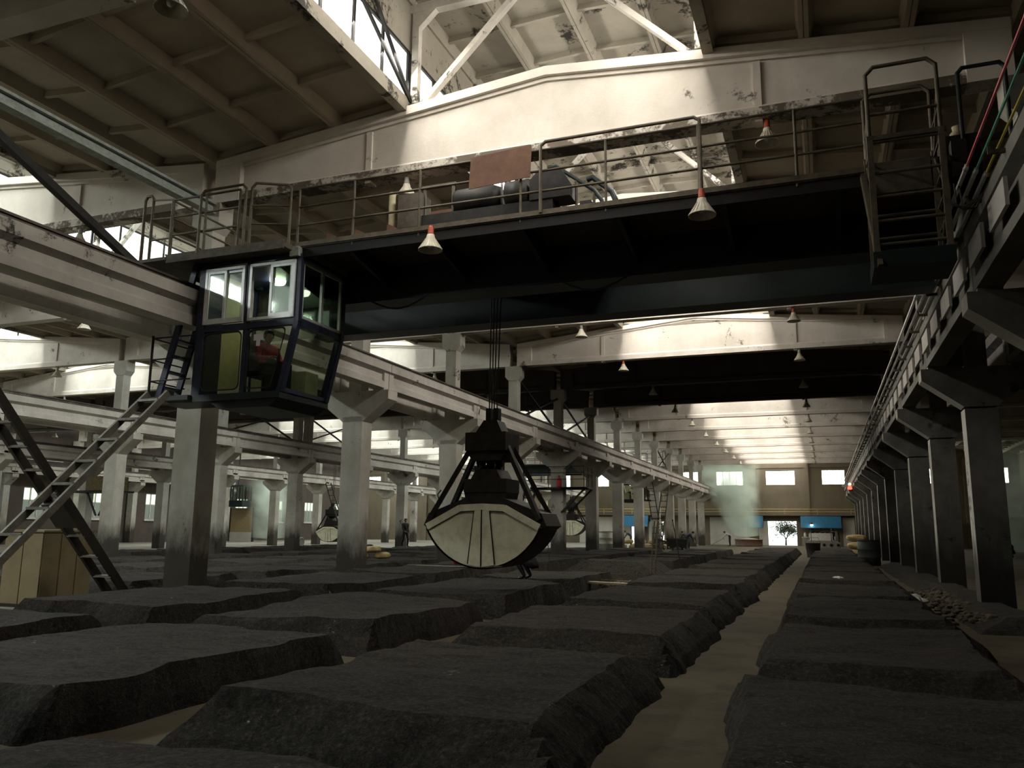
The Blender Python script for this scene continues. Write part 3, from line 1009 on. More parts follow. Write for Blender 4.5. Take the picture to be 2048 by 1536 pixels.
def add_cabin(t):
    """driver's cabin slung under the left end; near face on Y = YN"""
    cx0, cx1, cy0, cy1 = -10.4, -8.35, YN, 12.92
    zt, zm, zb = 6.16, 5.0, 3.80
    xb = -8.62                                   # foot of the sloping front
    def xf(z): return cx1 if z >= zm else cx1 + (xb - cx1) * (zm - z) / (zm - zb)
    fr = MB()
    fr.box(cx0 - 0.05, cx1 + 0.04, cy0 - 0.03, cy1 + 0.03, zt, zt + 0.06)
    cab = fr.build('cabin', M_BLUE, t)            # roof plate carries the cabin's own pieces
    tag(cab, 'dark blue glazed driver cabin')
    MB().box(cx0 - 0.05, xb + 0.03, cy0 - 0.04, cy1 + 0.03, zb - 0.12, zb).build('cabin_floor', M_GREEN, cab)
    MB().prism([(cx0 + 0.3, zb - 0.12), (xb, zb - 0.12), (xb - 0.2, zb - 0.26), (cx0 + 0.5, zb - 0.26)], 'y', cy0, cy1).build('base_frame', M_GREEN, cab)
    MB().tube([(-11.05, cy0 + 0.05, zb - 0.03), (-9.6, cy0 + 0.05, zb - 0.07)], 0.075, 10).build('base_pipe', M_GREEN, cab)
    MB().lathe([(0, -0.1), (0.07, -0.09), (0.105, -0.03), (0.105, 0.03), (0.07, 0.09), (0, 0.1)], (-11.12, cy0 + 0.05, zb - 0.02), 14, 'x').build('pipe_end_cap', M_CREAM, cab)
    # corner posts
    def post(x0_, y, name='corner_post', w=0.1):
        b = MB()
        for za, zc in ((zb, zm), (zm, zt)):
            xa = x0_ if x0_ < -9 else xf(za); xc = x0_ if x0_ < -9 else xf(zc)
            b.bar((xa, y, za), (xc, y, zc), w, w, (0, 1, 0))
        b.build(name, M_BLUE, cab)
    post(cx0 + 0.02, cy0 + 0.03, w=0.14); post(cx1 - 0.03, cy0 + 0.03); post(cx0 + 0.02, cy1 - 0.03); post(cx1 - 0.03, cy1 - 0.03)
    MB().box(cx0 - 0.1, cx0 + 0.03, cy0 - 0.02, cy0 + 0.5, zb, zt).build('blue_side_panel', M_BLUE, cab)
    MB().box(cx0, cx0 + 0.04, cy0 + 0.5, cy1, zb, zt).build('rear_panel', M_INTERIOR, cab)
    MB().box(cx0 + 0.05, cx1 - 0.05, cy1 - 0.02, cy1 - 0.014, zm + 0.06, zt - 0.06).build('pane', M_GLASS, cab)
    MB().lathe([(0, 0.0), (0.13, 0.0), (0.15, 0.04), (0.15, 0.07), (0, 0.07)], (-9.55, 12.5, zt - 0.08), 16).build('added_cabin_fill', emit('added_cabin_glow', (0.95, 1.0, 0.88), 26.0), cab)  # glowing disc added to brighten the cabin inside, not a known lamp
    far = MB().box(cx0, -9.5, cy1 - 0.04, cy1, zb, zm).build('far_panel', M_INTERIOR, cab)
    # rails between upper and lower glazing
    b = MB().box(cx0, cx1 + 0.02, cy0 - 0.02, cy0 + 0.07, zm - 0.05, zm + 0.06)
    b.box(cx1 - 0.07, cx1 + 0.03, cy0, cy1, zm - 0.05, zm + 0.06)
    b.build('mid_rail', M_BLUE, cab)
    MB().box(-9.46, -9.36, cy0 - 0.01, cy0 + 0.06, zb, zt).build('mullion', M_BLUE, cab)
    # upper sliding windows, near face
    def sliding(x0_, x1_, open_left):
        z0_, z1_ = zm + 0.08, zt - 0.04
        w = MB()
        for (a, c, e, f) in ((x0_, x1_, z0_, z0_ + 0.05), (x0_, x1_, z1_ - 0.05, z1_), (x0_, x0_ + 0.05, z0_, z1_), (x1_ - 0.05, x1_, z0_, z1_)):
            w.box(a, c, cy0 - 0.05, cy0 + 0.02, e, f)
        wf = w.build('window_frame', M_ALU, cab)
        xm = (x0_ + x1_) / 2
        sashes = [(xm - 0.04, x1_ - 0.04)] if open_left else [(x0_ + 0.04, xm + 0.03), (xm - 0.03, x1_ - 0.04)]
        if open_left: sashes.append((xm - 0.02, x1_ - 0.08))
        for i, (a, c) in enumerate(sashes):
            y = cy0 - 0.03 + 0.03 * i
            s = MB()
            for q in ((a, c, z0_ + 0.05, z0_ + 0.1), (a, c, z1_ - 0.1, z1_ - 0.05), (a, a + 0.05, z0_ + 0.05, z1_ - 0.05), (c - 0.05, c, z0_ + 0.05, z1_ - 0.05)):
                s.box(q[0], q[1], y - 0.012, y + 0.012, q[2], q[3])
            s.build('sash', M_ALU, cab)
            MB().box(a + 0.05, c - 0.05, y - 0.003, y + 0.003, z0_ + 0.1, z1_ - 0.1).build('pane', M_GLASS, cab)
    sliding(cx0 + 0.06, -9.47, False)
    sliding(-9.36, cx1 - 0.05, True)
    # lower near panes with rounded corners in thick dark surrounds
    for (a, c, m, top_in) in ((cx0 + 0.09, -9.49, M_GLASS_D, 0), (-9.33, -8.52, M_GLASS, 0)):
        rr = rrect(a, c, zb + 0.08, zm - 0.1, 0.1)
        if c > -9:
            rr = [(x - max(0, (x + 9.0)) * 0.55 * (zm - z), z) for x, z in rr]
        MB().prism(rr, 'y', cy0 + 0.0, cy0 + 0.006).build('pane', m, cab)
        g = MB()
        n = len(rr)
        inn = rr
        cxm, czm = sum(p[0] for p in rr) / n, sum(p[1] for p in rr) / n
        out = [(cxm + (p[0] - cxm) * 1.06, czm + (p[1] - czm) * 1.05) for p in rr]
        vs = [(p[0], cy0 - 0.02, p[1]) for p in inn] + [(p[0], cy0 - 0.02, p[1]) for p in out] + [(p[0], cy0 + 0.01, p[1]) for p in inn]
        fs = [(i, (i + 1) % n, n + (i + 1) % n, n + i) for i in range(n)] + [(i, (i + 1) % n, 2 * n + (i + 1) % n, 2 * n + i) for i in range(n)]
        g.add(vs, fs).build('gasket', M_SEAT, cab)
    # front face (+X): upper window and sloping lower window
    w = MB()
    ya, yb, za, zc = cy0 + 0.08, cy1 - 0.08, zm + 0.08, zt - 0.04
    for q in ((ya, yb, za, za + 0.05), (ya, yb, zc - 0.05, zc), (ya, ya + 0.05, za, zc), (yb - 0.05, yb, za, zc), ((ya + yb) / 2 - 0.03, (ya + yb) / 2 + 0.03, za, zc)):
        w.box(cx1 - 0.02, cx1 + 0.03, q[0], q[1], q[2], q[3])
    w.build('window_frame', M_ALU, cab)
    MB().box(cx1, cx1 + 0.006, ya + 0.05, (ya + yb) / 2, za + 0.05, zc - 0.05).build('pane', M_GLASS, cab)
    MB().box(cx1, cx1 + 0.006, (ya + yb) / 2, yb - 0.05, za + 0.05, zc - 0.05).build('pane', M_GLASS, cab)
    y2 = 12.55                                    # the front narrows towards its foot on the far side
    p = [(xf(zm - 0.1), cy0 + 0.12, zm - 0.1), (xf(zm - 0.1), cy1 - 0.1, zm - 0.1), (xf(zb + 0.06), y2 + 0.25, zb + 0.06), (xf(zb + 0.06), cy0 + 0.12, zb + 0.06)]
    MB().add(p + [(x - 0.006, y, z) for x, y, z in p], [(0, 1, 2, 3), (7, 6, 5, 4), (0, 4, 5, 1), (1, 5, 6, 2), (2, 6, 7, 3), (3, 7, 4, 0)]).build('pane', M_GLASS, cab)
    fr2 = MB()
    fr2.bar((xf(zb) - 0.02, cy0, zb + 0.02), (xf(zb) - 0.02, cy1, zb + 0.02), 0.1, 0.1)
    fr2.bar((xf(zm) - 0.03, cy1 - 0.03, zm), (xf(zb) - 0.03, y2 + 0.3, zb), 0.1, 0.1, (0, 1, 0))
    fr2.build('front_frame', M_BLUE, cab)
    # inside: seat, control desk
    st = MB().box(-9.75, -9.3, 12.0, 12.45, 4.2, 4.3)
    st.box(-9.78, -9.7, 12.0, 12.45, 4.3, 4.95)
    st.tube([(-9.5, 12.22, zb), (-9.5, 12.22, 4.2)], 0.05, 8)
    st.build('driver_seat', M_SEAT, cab)
    MB().prism([(-9.05, zb), (-8.75, zb), (-8.75, 4.35), (-9.05, 4.45)], 'y', 11.65, 12.0).tube([(-8.9, 11.82, 4.4), (-8.92, 11.82, 4.62)], 0.018, 6).build('control_desk', M_MOTOR, cab)
    MB().box(-9.1, -8.7, 12.35, 12.75, zb, 4.3).build('control_desk', M_INTERIOR, cab)
    st2 = MB().prism([(-9.22, 4.83), (-9.02, 4.83), (-9.02, 4.72), (-9.08, 4.72), (-9.08, 4.62), (-9.16, 4.62), (-9.16, 4.72), (-9.22, 4.72)], 'y', cy0 - 0.006, cy0 - 0.003)
    st2.build('sticker', plain('white_sticker', (0.6, 0.62, 0.62), None, 0.6), cab)
    # side landing with its own little railing, and the ladder up to the platform
    lp = MB().box(-11.45, cx0 - 0.1, cy0 - 0.1, 12.4, zb - 0.08, zb).build('cabin_landing', M_GREEN, cab)
    rl = MB()
    for z in (4.1, 4.5, 4.9):
        rl.tube([(-11.42, cy0 - 0.08, z), (-10.5, cy0 - 0.08, z)], 0.014, 6)
        rl.tube([(-11.42, cy0 - 0.08, z), (-11.42, 12.3, z)], 0.014, 6)
    rl.tube([(-11.42, cy0 - 0.08, zb), (-11.42, cy0 - 0.08, 4.95)], 0.025, 6)
    rl.tube([(-11.1, 12.3, zb), (-11.1, 12.3, 4.95)], 0.025, 6)
    rl.build('landing_railing', M_STEEL, cab)
    ld = MB()
    for dy in (-0.22, 0.22):
        ld.bar((-11.3, 11.75 + dy, zb), (-10.55, 11.7 + dy, ZW), 0.05, 0.13)
    for i in range(9):
        q = (i + 0.7) / 9
        x = -11.3 + 0.75 * q; y = 11.75 - 0.05 * q; z = zb + (ZW - zb) * q
        ld.box(x - 0.08, x + 0.08, y - 0.22, y + 0.22, z - 0.015, z + 0.015)
    ld.build('cabin_ladder', M_BLUE, cab)
    return cab


CRANE = build_crane('bridge crane with blue glazed cabin, nearest the camera over the main aisle')
add_cabin(CRANE)
far_crane = copy_tree(CRANE, None, ())
far_crane.location = (MX - SPAN + 0.0, 13.6 + 48.5, 5.93)
far_crane.rotation_euler = (0, 0, math.pi)
tag(far_crane, 'small distant crane in the second hall with a pale cabin on its right', 'crane')

# ================================================================== clamshell grabs
M_BUCKET = plain('worn_cream_bucket', (0.62, 0.60, 0.44), (0.42, 0.39, 0.27), 0.6, 0.0, 4.0, 0.45, 0.75)
M_SOOT = plain('sooty_steel', (0.012, 0.010, 0.008), (0.03, 0.022, 0.014), 0.6, 0.3)
M_ROPE = plain('greasy_wire_rope', (0.02, 0.018, 0.015), None, 0.6, 0.4)


def build_grab(label, c, top_z):
    cx, cy = c
    t = thing('clamshell_grab', label, 'grab', (cx, cy, 0.8), 'clamshell grabs')
    R_ = 1.1
    # two shells: circular bottom, slanted rims; closed seam at x = cx
    for s in (-1, 1):
        prof = []
        n = 12
        # arc through the seam bottom (0,0.82) and the rim end (1.09,1.53)
        for i in range(n + 1):
            q = i / n
            x = 1.09 * math.sin(q * math.radians(66)) / math.sin(math.radians(66))
            z = 0.82 + 0.71 * (1 - math.cos(q * math.radians(66))) / (1 - math.cos(math.radians(66)))
            prof.append((x, z))
        rim = [(0.43, 1.90), (0.0, 1.92)]
        poly = prof + rim
        P = [(cx + s * x, z) for x, z in poly]
        if s < 0: P = P[::-1]
        sh = MB().prism(P, 'y', cy - 0.45, cy + 0.45)
        shell = sh.build('shell', M_BUCKET, t)
        # end-plate trim: thick border along the rim and the seam, proud of the plate
        for yy in (cy - 0.462, cy + 0.462):
            MB().bar((cx + s * 1.09, yy, 1.53), (cx + s * 0.43, yy, 1.87), 0.03, 0.12, (0, 0, 1)).build('rim_strap', M_BUCKET, shell)
            MB().bar((cx + s * 0.43, yy, 1.87), (cx + s * 0.0, yy, 1.89), 0.03, 0.12, (0, 0, 1)).build('rim_strap', M_BUCKET, shell)
            MB().prism(sorted_poly([(cx + s * 0.012, 0.83), (cx + s * 0.25, 0.87), (cx + s * 0.14, 1.84), (cx + s * 0.012, 1.84)]), 'y', yy - 0.012, yy + 0.012).build('seam_plate', M_BUCKET, shell)
        gr = MB()
        yy = cy - 0.466
        gr.bar((cx + s * 1.03, yy, 1.50), (cx + s * 0.44, yy, 1.80), 0.02, 0.018).bar((cx + s * 0.44, yy, 1.80), (cx + s * 0.15, yy, 1.82), 0.02, 0.018)
        gr.bar((cx + s * 0.15, yy, 1.82), (cx + s * 0.262, yy, 0.88), 0.016, 0.02).bar((cx + s * 0.006, yy - 0.008, 0.84), (cx + s * 0.004, yy - 0.008, 1.84), 0.012, 0.02)
        gr.build('grimy_weld', M_SOOT, shell)
        MB().prism([(cx + s * 1.12, 1.50), (cx + s * 1.2, 1.56), (cx + s * 1.1, 1.78), (cx + s * 0.35, 2.06), (cx + s * 0.2, 1.93), (cx + s * 0.45, 1.92), (cx + s * 1.0, 1.62)], 'y', cy - 0.38, cy + 0.5).build('shell_arm', M_SOOT, shell)
        # back lip of the bucket, seen past its edge
        lip = MB()
        lp = [(x * 1.03, z - 0.02) for x, z in prof]
        for (xa, za), (xb_, zb_) in zip(lp[:-1], lp[1:]):
            lip.add([(cx + s * xa, cy - 0.44, za - 0.012), (cx + s * xb_, cy - 0.44, zb_ - 0.012), (cx + s * xb_, cy + 0.48, zb_ - 0.012), (cx + s * xa, cy + 0.48, za - 0.012)], [(0, 1, 2, 3)])
        lip.build('wear_plate', M_SOOT, shell)
        # pair of long arms from the head down to the shell ends
        for yy in (cy - 0.40, cy + 0.36):
            MB().bar((cx + s * 0.36, yy * 0.4 + cy * 0.6, 3.0), (cx + s * 1.08, yy, 1.66), 0.085, 0.085).build('arm', M_SOOT, t)
    # head (top) block
    hd = MB().box(cx - 0.40, cx + 0.40, cy - 0.36, cy + 0.36, 2.92, 3.26)
    hd.prism([(cx - 0.40, 2.92), (cx + 0.40, 2.92), (cx + 0.28, 2.74), (cx - 0.28, 2.74)], 'y', cy - 0.3, cy + 0.3)
    head = hd.build('head', M_SOOT, t)
    MB().prism([(cx - 0.27, 3.26), (cx + 0.27, 3.26), (cx + 0.16, 3.5), (cx - 0.1, 3.5)], 'y', cy - 0.2, cy + 0.2).build('head_yoke', M_SOOT, head)
    for dx in (-0.06, 0.09):
        MB().box(cx + dx - 0.05, cx + dx + 0.05, cy - 0.08, cy + 0.08, 3.46, 3.74).build('rope_socket', M_SOOT, head)
    for dx in (-0.22, -0.02, 0.16):
        MB().lathe([(0, -0.05), (0.13, -0.05), (0.10, 0), (0.13, 0.05), (0, 0.05)], (cx + dx, cy, 2.76), 14, 'x').build('sheave', M_SOOT, head)
    # lower block
    lb = MB().box(cx - 0.42, cx + 0.42, cy - 0.34, cy + 0.34, 2.16, 2.40)
    lb.prism([(cx - 0.42, 2.16), (cx + 0.42, 2.16), (cx + 0.36, 1.93), (cx - 0.36, 1.93)], 'y', cy - 0.32, cy + 0.32)
    lb.prism([(cx - 0.3, 2.40), (cx + 0.3, 2.40), (cx + 0.2, 2.58), (cx - 0.2, 2.58)], 'y', cy - 0.3, cy + 0.3)
    low = lb.build('lower_block', M_SOOT, t)
    for dx in (-0.14, 0.0, 0.14):
        MB().lathe([(0, -0.04), (0.12, -0.04), (0.09, 0), (0.12, 0.04), (0, 0.04)], (cx + dx, cy, 2.55), 14, 'x').build('sheave', M_SOOT, low)
    for i, dx in enumerate((-0.2, -0.13, -0.06, 0.01, 0.08, 0.15)):
        MB().tube([(cx + dx, cy - 0.1 + 0.04 * (i % 2), 2.5), (cx + dx * 0.95, cy - 0.1 + 0.04 * (i % 2), 2.85)], 0.016, 6).build('closing_rope', M_ROPE, t)
    for i, dx in enumerate((-0.10, -0.03, 0.04, 0.12)):
        MB().tube([(cx + dx * 0.7, cy, 3.7), (cx + dx, cy + 0.1, top_z)], 0.012, 6).build('hoist_rope', M_ROPE, t)
    MB().tube([(cx - 0.84, cy - 0.42, 2.2), (cx - 0.9, cy - 0.44, 2.12), (cx - 0.88, cy - 0.44, 2.05), (cx - 0.84, cy - 0.44, 2.06)], 0.012, 6).build('tag_hook', M_SOOT, t)
    return t


def sorted_poly(P):
    mx = sum(p[0] for p in P) / len(P); my = sum(p[1] for p in P) / len(P)
    return sorted(P, key=lambda p: math.atan2(p[1] - my, p[0] - mx))


GRAB = build_grab('big cream clamshell grab hanging from black ropes over the soil mounds', (-5.76, 14.2), 6.9)
g2 = copy_tree(GRAB)
g2.location = (-17.95, 60.5, 1.0)
tag(g2, 'small distant grab hanging in the second hall beside a column', 'grab')
g3 = copy_tree(GRAB)
g3.location = (-35.6, 55.0, 0.35)
tag(g3, 'faint dark grab standing by a ladder in the third hall', 'grab')

# ================================================================== lamps
M_SHADE = plain('white_enamel_shade', (0.58, 0.54, 0.44), (0.42, 0.38, 0.29), 0.5)
M_CAP = plain('red_lamp_cap', (0.42, 0.07, 0.03), (0.26, 0.05, 0.03), 0.5)
M_CAPG = plain('grey_lamp_cap', (0.30, 0.29, 0.26), None, 0.6)


def lamp_meshes(cap):
    sh = MB()
    sh.lathe([(0.03, 0.26), (0.06, 0.25), (0.075, 0.19), (0.13, 0.09), (0.195, 0.0), (0.20, -0.015), (0.19, -0.012), (0.125, 0.08), (0.07, 0.18), (0.05, 0.24)], (0, 0, 0), 20)
    for i in range(20):
        a = 2 * math.pi * i / 20
        sh.bar((0.077 * math.cos(a), 0.077 * math.sin(a), 0.185), (0.197 * math.cos(a), 0.197 * math.sin(a), 0.0), 0.006, 0.006)
    cp = MB().lathe([(0.0, 0.40), (0.03, 0.40), (0.045, 0.36), (0.05, 0.27), (0.06, 0.255), (0.0, 0.25)], (0, 0, 0), 14)
    rd = MB().tube([(0, 0, 0.38), (0, 0, 0.44)], 0.012, 6)
    bl = MB().lathe([(0.0, 0.02), (0.05, 0.04), (0.06, 0.09), (0.03, 0.17), (0.0, 0.18)], (0, 0, 0), 12)
    return sh.mesh('lamp_shade', M_SHADE), cp.mesh('lamp_cap', cap), rd.mesh('hanger_rod', M_STEEL), bl.mesh('bulb', M_ALU)


LM_G, LM_R = lamp_meshes(M_CAPG), lamp_meshes(M_CAP)


def lamp(p, label, red=False, tilt=None, rod=True):
    t = thing('cone_lamp', label, 'lamp', p, 'cone lamps under the roof beams')
    ms = LM_R if red else LM_G
    for nme, me in zip(('lamp_shade', 'lamp_cap', 'hanger_rod', 'bulb'), ms):
        if nme == 'hanger_rod' and not rod: continue
        inst(nme, me, p, t)
    if tilt: t.rotation_euler = tilt
    return t


for hi, (hn, mid) in enumerate(HALLS[:4]):
    for si, (dx, sn) in enumerate(((-2.78, 'left'), (3.72, 'right'))):
        i = 0
        for k in range(-1, 12):
            x = mid + dx; y = Y0 + k * BAY - 0.06
            z = 7.63
            q = proj((x, y, z))
            if not q or not (-10 < q[0] < 2058 and -40 < q[1] < 1540): continue
            if hi > 1 and k > 6: continue
            red = hi == 0 and (k, si) in ((0, 1), (2, 1), (3, 0), (5, 1))
            lamp((x, y, z), 'cone lamp over the %s, %s from camera in the %s row' % (hn, ORD[i], sn), red)
            i += 1
lamp((-5.75, YN - 0.12, ZW - 0.42), 'weathered red-capped cone lamp tied to the crane walkway, left one', True, rod=False)
lamp((-1.41, YN - 0.12, ZW - 0.40), 'red-capped cone lamp on the crane walkway edge, right one', True, rod=False)

# ================================================================== conductor bars along the right runway
M_BARW = plain('white_insulated_bar', (0.80, 0.79, 0.75), (0.62, 0.60, 0.56), 0.5, 0.0)
TINT = [('red', (0.55, 0.12, 0.14)), ('green', (0.12, 0.42, 0.30)), ('yellow', (0.55, 0.45, 0.08))]
for i, (cn, cc) in enumerate(TINT):
    x = 1.86 + 0.10 * i; z = 5.93 - 0.06 * i
    t = thing('conductor_bar', 'long conductor bar along the right runway with a %s near end' % cn, 'conductor bar', (x, 8, z), 'conductor bars along the right runway')
    MB().bar((x, 10.7, z), (x, YE - 3, z), 0.04, 0.045).build('bar', M_BARW, t)
    MB().bar((x, 7.0, z), (x, 10.7, z), 0.022, 0.026).build('painted_end', plain(cn + '_sleeve', cc, None, 0.5), t)
    for k in range(13):
        y = 10.8 + 6.0 * k
        MB().lathe([(0.0, -0.03), (0.025, -0.03), (0.035, 0.0), (0.025, 0.03), (0.0, 0.03)], (x, y, z), 8, 'y').build('insulator', M_ALU, t)
# support brackets with hanging plates on the right runway beam
M_PLATE = concrete('pale_side_plate', (0.50, 0.48, 0.44), (0.30, 0.28, 0.25))
i = 0
for k in range(0, 46):
    y = 8.4 + 1.5 * k
    if not in_view([(2.1, y, 5.4)], 20): continue
    t = thing('bar_bracket', 'steel bracket with pale side plate under the conductor bars, %s from camera' % ORD[i], 'bracket', (2.1, y, 5.3), 'conductor bar brackets')
    MB().bar((1.95, y, 5.72), (2.3, y, 5.72), 0.045, 0.045).bar((1.95, y, 5.70), (1.95, y, 5.80), 0.03, 0.03).build('arm', M_DUSTY, t)
    MB().box(2.10, 2.145, y + 0.2, y + 1.15, 5.16, 5.50).build('side_plate', M_PLATE, t)
    i += 1

# ================================================================== steel bracing between columns
def brace(x, ya, yb, za, zb, label, mat=M_STEEL, both=True):
    t = thing('cross_brace', label, 'brace', (x, ya, za), 'steel cross braces')
    MB().bar((x, ya, za), (x, yb, zb), 0.07, 0.07).build('diagonal', mat, t)
    if both: MB().bar((x + 0.08, ya, zb), (x + 0.08, yb, za), 0.07, 0.07).build('diagonal', mat, t)
    return t


for ri, k, lab in ((3, 3, 'steel cross brace before the platform column in the first row'), (3, 4, 'steel cross brace beyond the platform column in the first row'),
                   (3, 8, 'distant steel cross brace high in the first row'),
                   (2, 3, 'thin steel cross brace under the cabin, left of the doubled dark columns'), (2, 4, 'thin steel cross brace right of the doubled dark columns in the second row')):
    brace(ROWS[ri], Y0 + k * BAY + 0.2, Y0 + (k + 1) * BAY - 0.2, 5.9, 7.6, lab)
t = thing('tie_beam', 'grey green steel tie running from upper left into the nearest left column', 'tie beam', (XL, 6.9, 7.9))
MB().box(XL + 0.05, XL + 0.25, 4.0, Y0 - 0.2, 8.0, 8.05).build('top_flange', M_TIE, t)
MB().box(XL + 0.13, XL + 0.17, 4.0, Y0 - 0.2, 7.84, 8.0).build('web', M_TIE, t)
MB().box(XL + 0.05, XL + 0.25, 4.0, Y0 - 0.2, 7.80, 7.84).build('bottom_flange', M_TIE, t)
t = thing('diagonal_brace', 'dark steel diagonal brace crossing the upper left corner', 'brace', (XL, 6.9, 7.6))
MB().bar((XL, 6.0, 8.3), (XL, 11.4, 6.05), 0.13, 0.13).build('diagonal', M_STEEL, t)
# doubled column at the expansion joint of the second row
t = thing('twin_post', 'dark slim post beside the fourth column of the second row', 'post', (ROWS[2] + 0.0, Y0 + 4 * BAY + 0.9, 5.1))
MB().box(ROWS[2] - 0.19, ROWS[2] + 0.19, Y0 + 4 * BAY + 0.75, Y0 + 4 * BAY + 1.13, 5.08, 8.0).build('shaft', M_COL, t)
MB().box(ROWS[2] - 0.3, ROWS[2] + 0.3, Y0 + 4 * BAY + 0.7, Y0 + 4 * BAY + 1.2, 5.02, 5.12).build('foot', M_COL, t)

# ================================================================== soil mounds sealed over the pits
def soil_mat():
    t = NT('pit_mud')
    c = t.mix(t.ramp(t.noise(0.30, 4, 0.65), 0.35, 0.68), (0.024, 0.0225, 0.016), (0.050, 0.037, 0.031))
    c = t.mix(t.ramp(t.noise(2.6, 6, 0.75, (0.6, 1.6, 1)), 0.46, 0.62), c, (0.010, 0.0095, 0.007))
    c = t.mix(t.ramp(t.noise(24, 5, 0.85), 0.47, 0.66), c, (0.085, 0.075, 0.058))
    c = t.mix(t.ramp(t.noise(70, 3, 0.8), 0.52, 0.70), c, (0.012, 0.011, 0.009))
    fl_ = t.math('MULTIPLY', t.ramp(t.noise(2.2, 2, 0.5), 0.69, 0.72), t.ramp(t.noise(18, 3, 0.7, (1, 2, 1)), 0.60, 0.64))
    c = t.mix(fl_, c, (0.36, 0.35, 0.30))
    hgt = t.math('ADD', t.math('MULTIPLY', t.noise(7, 6, 0.8), 1.0), t.math('MULTIPLY', t.noise(40, 4, 0.8), 0.4))
    t.bump(hgt, 1.0, 0.09)
    return t.done(c, 0.92, 0.0, 0.25)


M_SOIL = soil_mat()


def mound_mesh(seed, lx, ly, h, ins, n=26, edge=4, rough=1.0):
    """flat-topped mud mound on a rectangle lx by ly; ins = (left, right, front, back) setback of the top"""
    rnd = random.Random(seed)
    off = Vector((rnd.uniform(0, 100), rnd.uniform(0, 100), 0))
    def line(L, a, b):
        q = [a * i / edge for i in range(edge)]
        m = n
        q += [a + (L - a - b) * i / m for i in range(m + 1)]
        q += [L - b + b * (i + 1) / edge for i in range(edge)]
        return q
    us = line(lx, ins[0], ins[1]); vs_ = line(ly, ins[2], ins[3])
    V, F = [], []
    def prof(i, N):
        if i < edge: q = i / edge
        elif i > N - 1 - edge: q = (N - 1 - i) / edge
        else: q = 1.0
        return q
    for j, v in enumerate(vs_):
        for i, u in enumerate(us):
            pu, pv = prof(i, len(us)), prof(j, len(vs_))
            q = min(pu, pv)
            z = h * (q ** 0.85 if q < 1 else 1.0)
            P = off + Vector((u, v, 0))
            w = noise.noise(P * 0.8) * 0.13 * rough + noise.noise(P * 2.6) * 0.05 * rough + noise.noise(P * 7) * 0.02
            w2 = noise.noise(P * 0.8 + Vector((7, 3, 1))) * 0.13 * rough + noise.noise(P * 2.6 + Vector((3, 9, 2))) * 0.05 * rough + noise.noise(P * 7 + Vector((2, 2, 2))) * 0.02
            fall = 1.0 if q < 1 else max(0.0, 1.0 - min(u - ins[0], lx - ins[1] - u, v - ins[2], ly - ins[3] - v) * 2.5)
            if q >= 1:
                z += noise.noise(P * 0.45) * 0.07 * rough + noise.noise(P * 1.7) * 0.028 * rough + noise.noise(P * 5) * 0.014
            else:
                z += noise.noise(P * 4) * 0.035 * q
            if q == 0: z = -0.02
            V.append((u - lx / 2 + w * fall, v - ly / 2 + w2 * fall, z))
    nu = len(us)
    for j in range(len(vs_) - 1):
        for i in range(nu - 1):
            a = j * nu + i
            F.append((a, a + 1, a + nu + 1, a + nu))
    b = MB(); b.add(V, F, False)
    me = b.mesh('soil_mound', M_SOIL)
    return me


def mound(x0, x1, y0, y1, h, ins, label, seed, n=26, group='mud-sealed soil mounds', me=None):
    if me is None: me = mound_mesh(seed, x1 - x0, y1 - y0, h, ins, n)
    o = inst('soil_mound', me, ((x0 + x1) / 2, (y0 + y1) / 2, 0))
    return tag(o, label, 'soil mound', group)


PIT = 4.25
COLS = [('right of the floor path', -0.74, 1.78, 3.75, 0.33, (0.16, 0.35, 0.35, 0.35), 14, 0.0),
        ('just left of the floor path', -4.32, -1.50, 4.55, 0.35, (0.28, 0.30, 0.40, 0.38), 13, 0.0),
        ('in the second line left of the path', -8.05, -5.08, 4.45, 0.37, (0.42, 0.10, 0.25, 0.32), 11, 0.0),
        ('beside the first left column row', -11.12, -8.32, 4.35, 0.43, (0.28, 0.14, 0.28, 0.30), 10, 0.0)]
VARS = {}
for ci, (where, x0, x1, ys, h, ins, cnt, jit) in enumerate(COLS):
    i = 0
    for k in range(-1, cnt):
        a = ys + PIT * k
        if ci == 2 and k >= 2: a += 0.15
        if ci == 0: a += 0.15 * k
        c = a + 3.82
        if ci == 2 and k in (4, 5):      # the opened pit
            continue
        if c > 62: continue
        if not in_view([(x, y, z) for x in (x0, x1) for y in (max(a, 0.8), c) for z in (0, h)], 0): continue
        hh = h + (0.0 if k < 1 else 0.02 * min(k, 4))
        if ci == 0: hh = h
        lab = 'dark soil mound %s, %s from camera' % (where, ORD[i])
        i += 1
        if k < 4:
            mound(x0, x1, a, c, hh, ins, lab, ci * 50 + k, 34 if k < 2 else 24)
        else:
            key = (ci, k % 2)
            if key not in VARS: VARS[key] = mound_mesh(ci * 50 + 900 + k, x1 - x0, 3.82, h + 0.05, ins, 18)
            mound(x0, x1, a, c, 0, ins, lab, 0, me=VARS[key])
# second and third hall
for ci, (where, x0, x1, cnt) in enumerate((('in the second hall, right-hand line', -16.2, -13.0, 9), ('in the second hall, middle line', -20.3, -17.0, 9),
                                           ('in the second hall, left-hand line', -24.4, -21.1, 9), ('in the third hall', -31.0, -27.6, 6))):
    i = 0
    for k in range(0, cnt):
        a = 13.0 + PIT * 1.02 * k
        if ci == 3: a += 10
        c = a + 3.8
        if not in_view([(x, y, z) for x in (x0, x1) for y in (a, c) for z in (0, .4)], 0): continue
        key = ('b', ci % 2, k % 3)
        if key not in VARS: VARS[key] = mound_mesh(300 + ci * 7 + k, 3.25, 3.8, 0.36, (0.35, 0.3, 0.35, 0.35), 20)
        mound(x0, x1, a, c, 0, None, 'low grey soil mound %s, %s from camera' % (where, ORD[i]), 0, me=VARS[key])
        i += 1

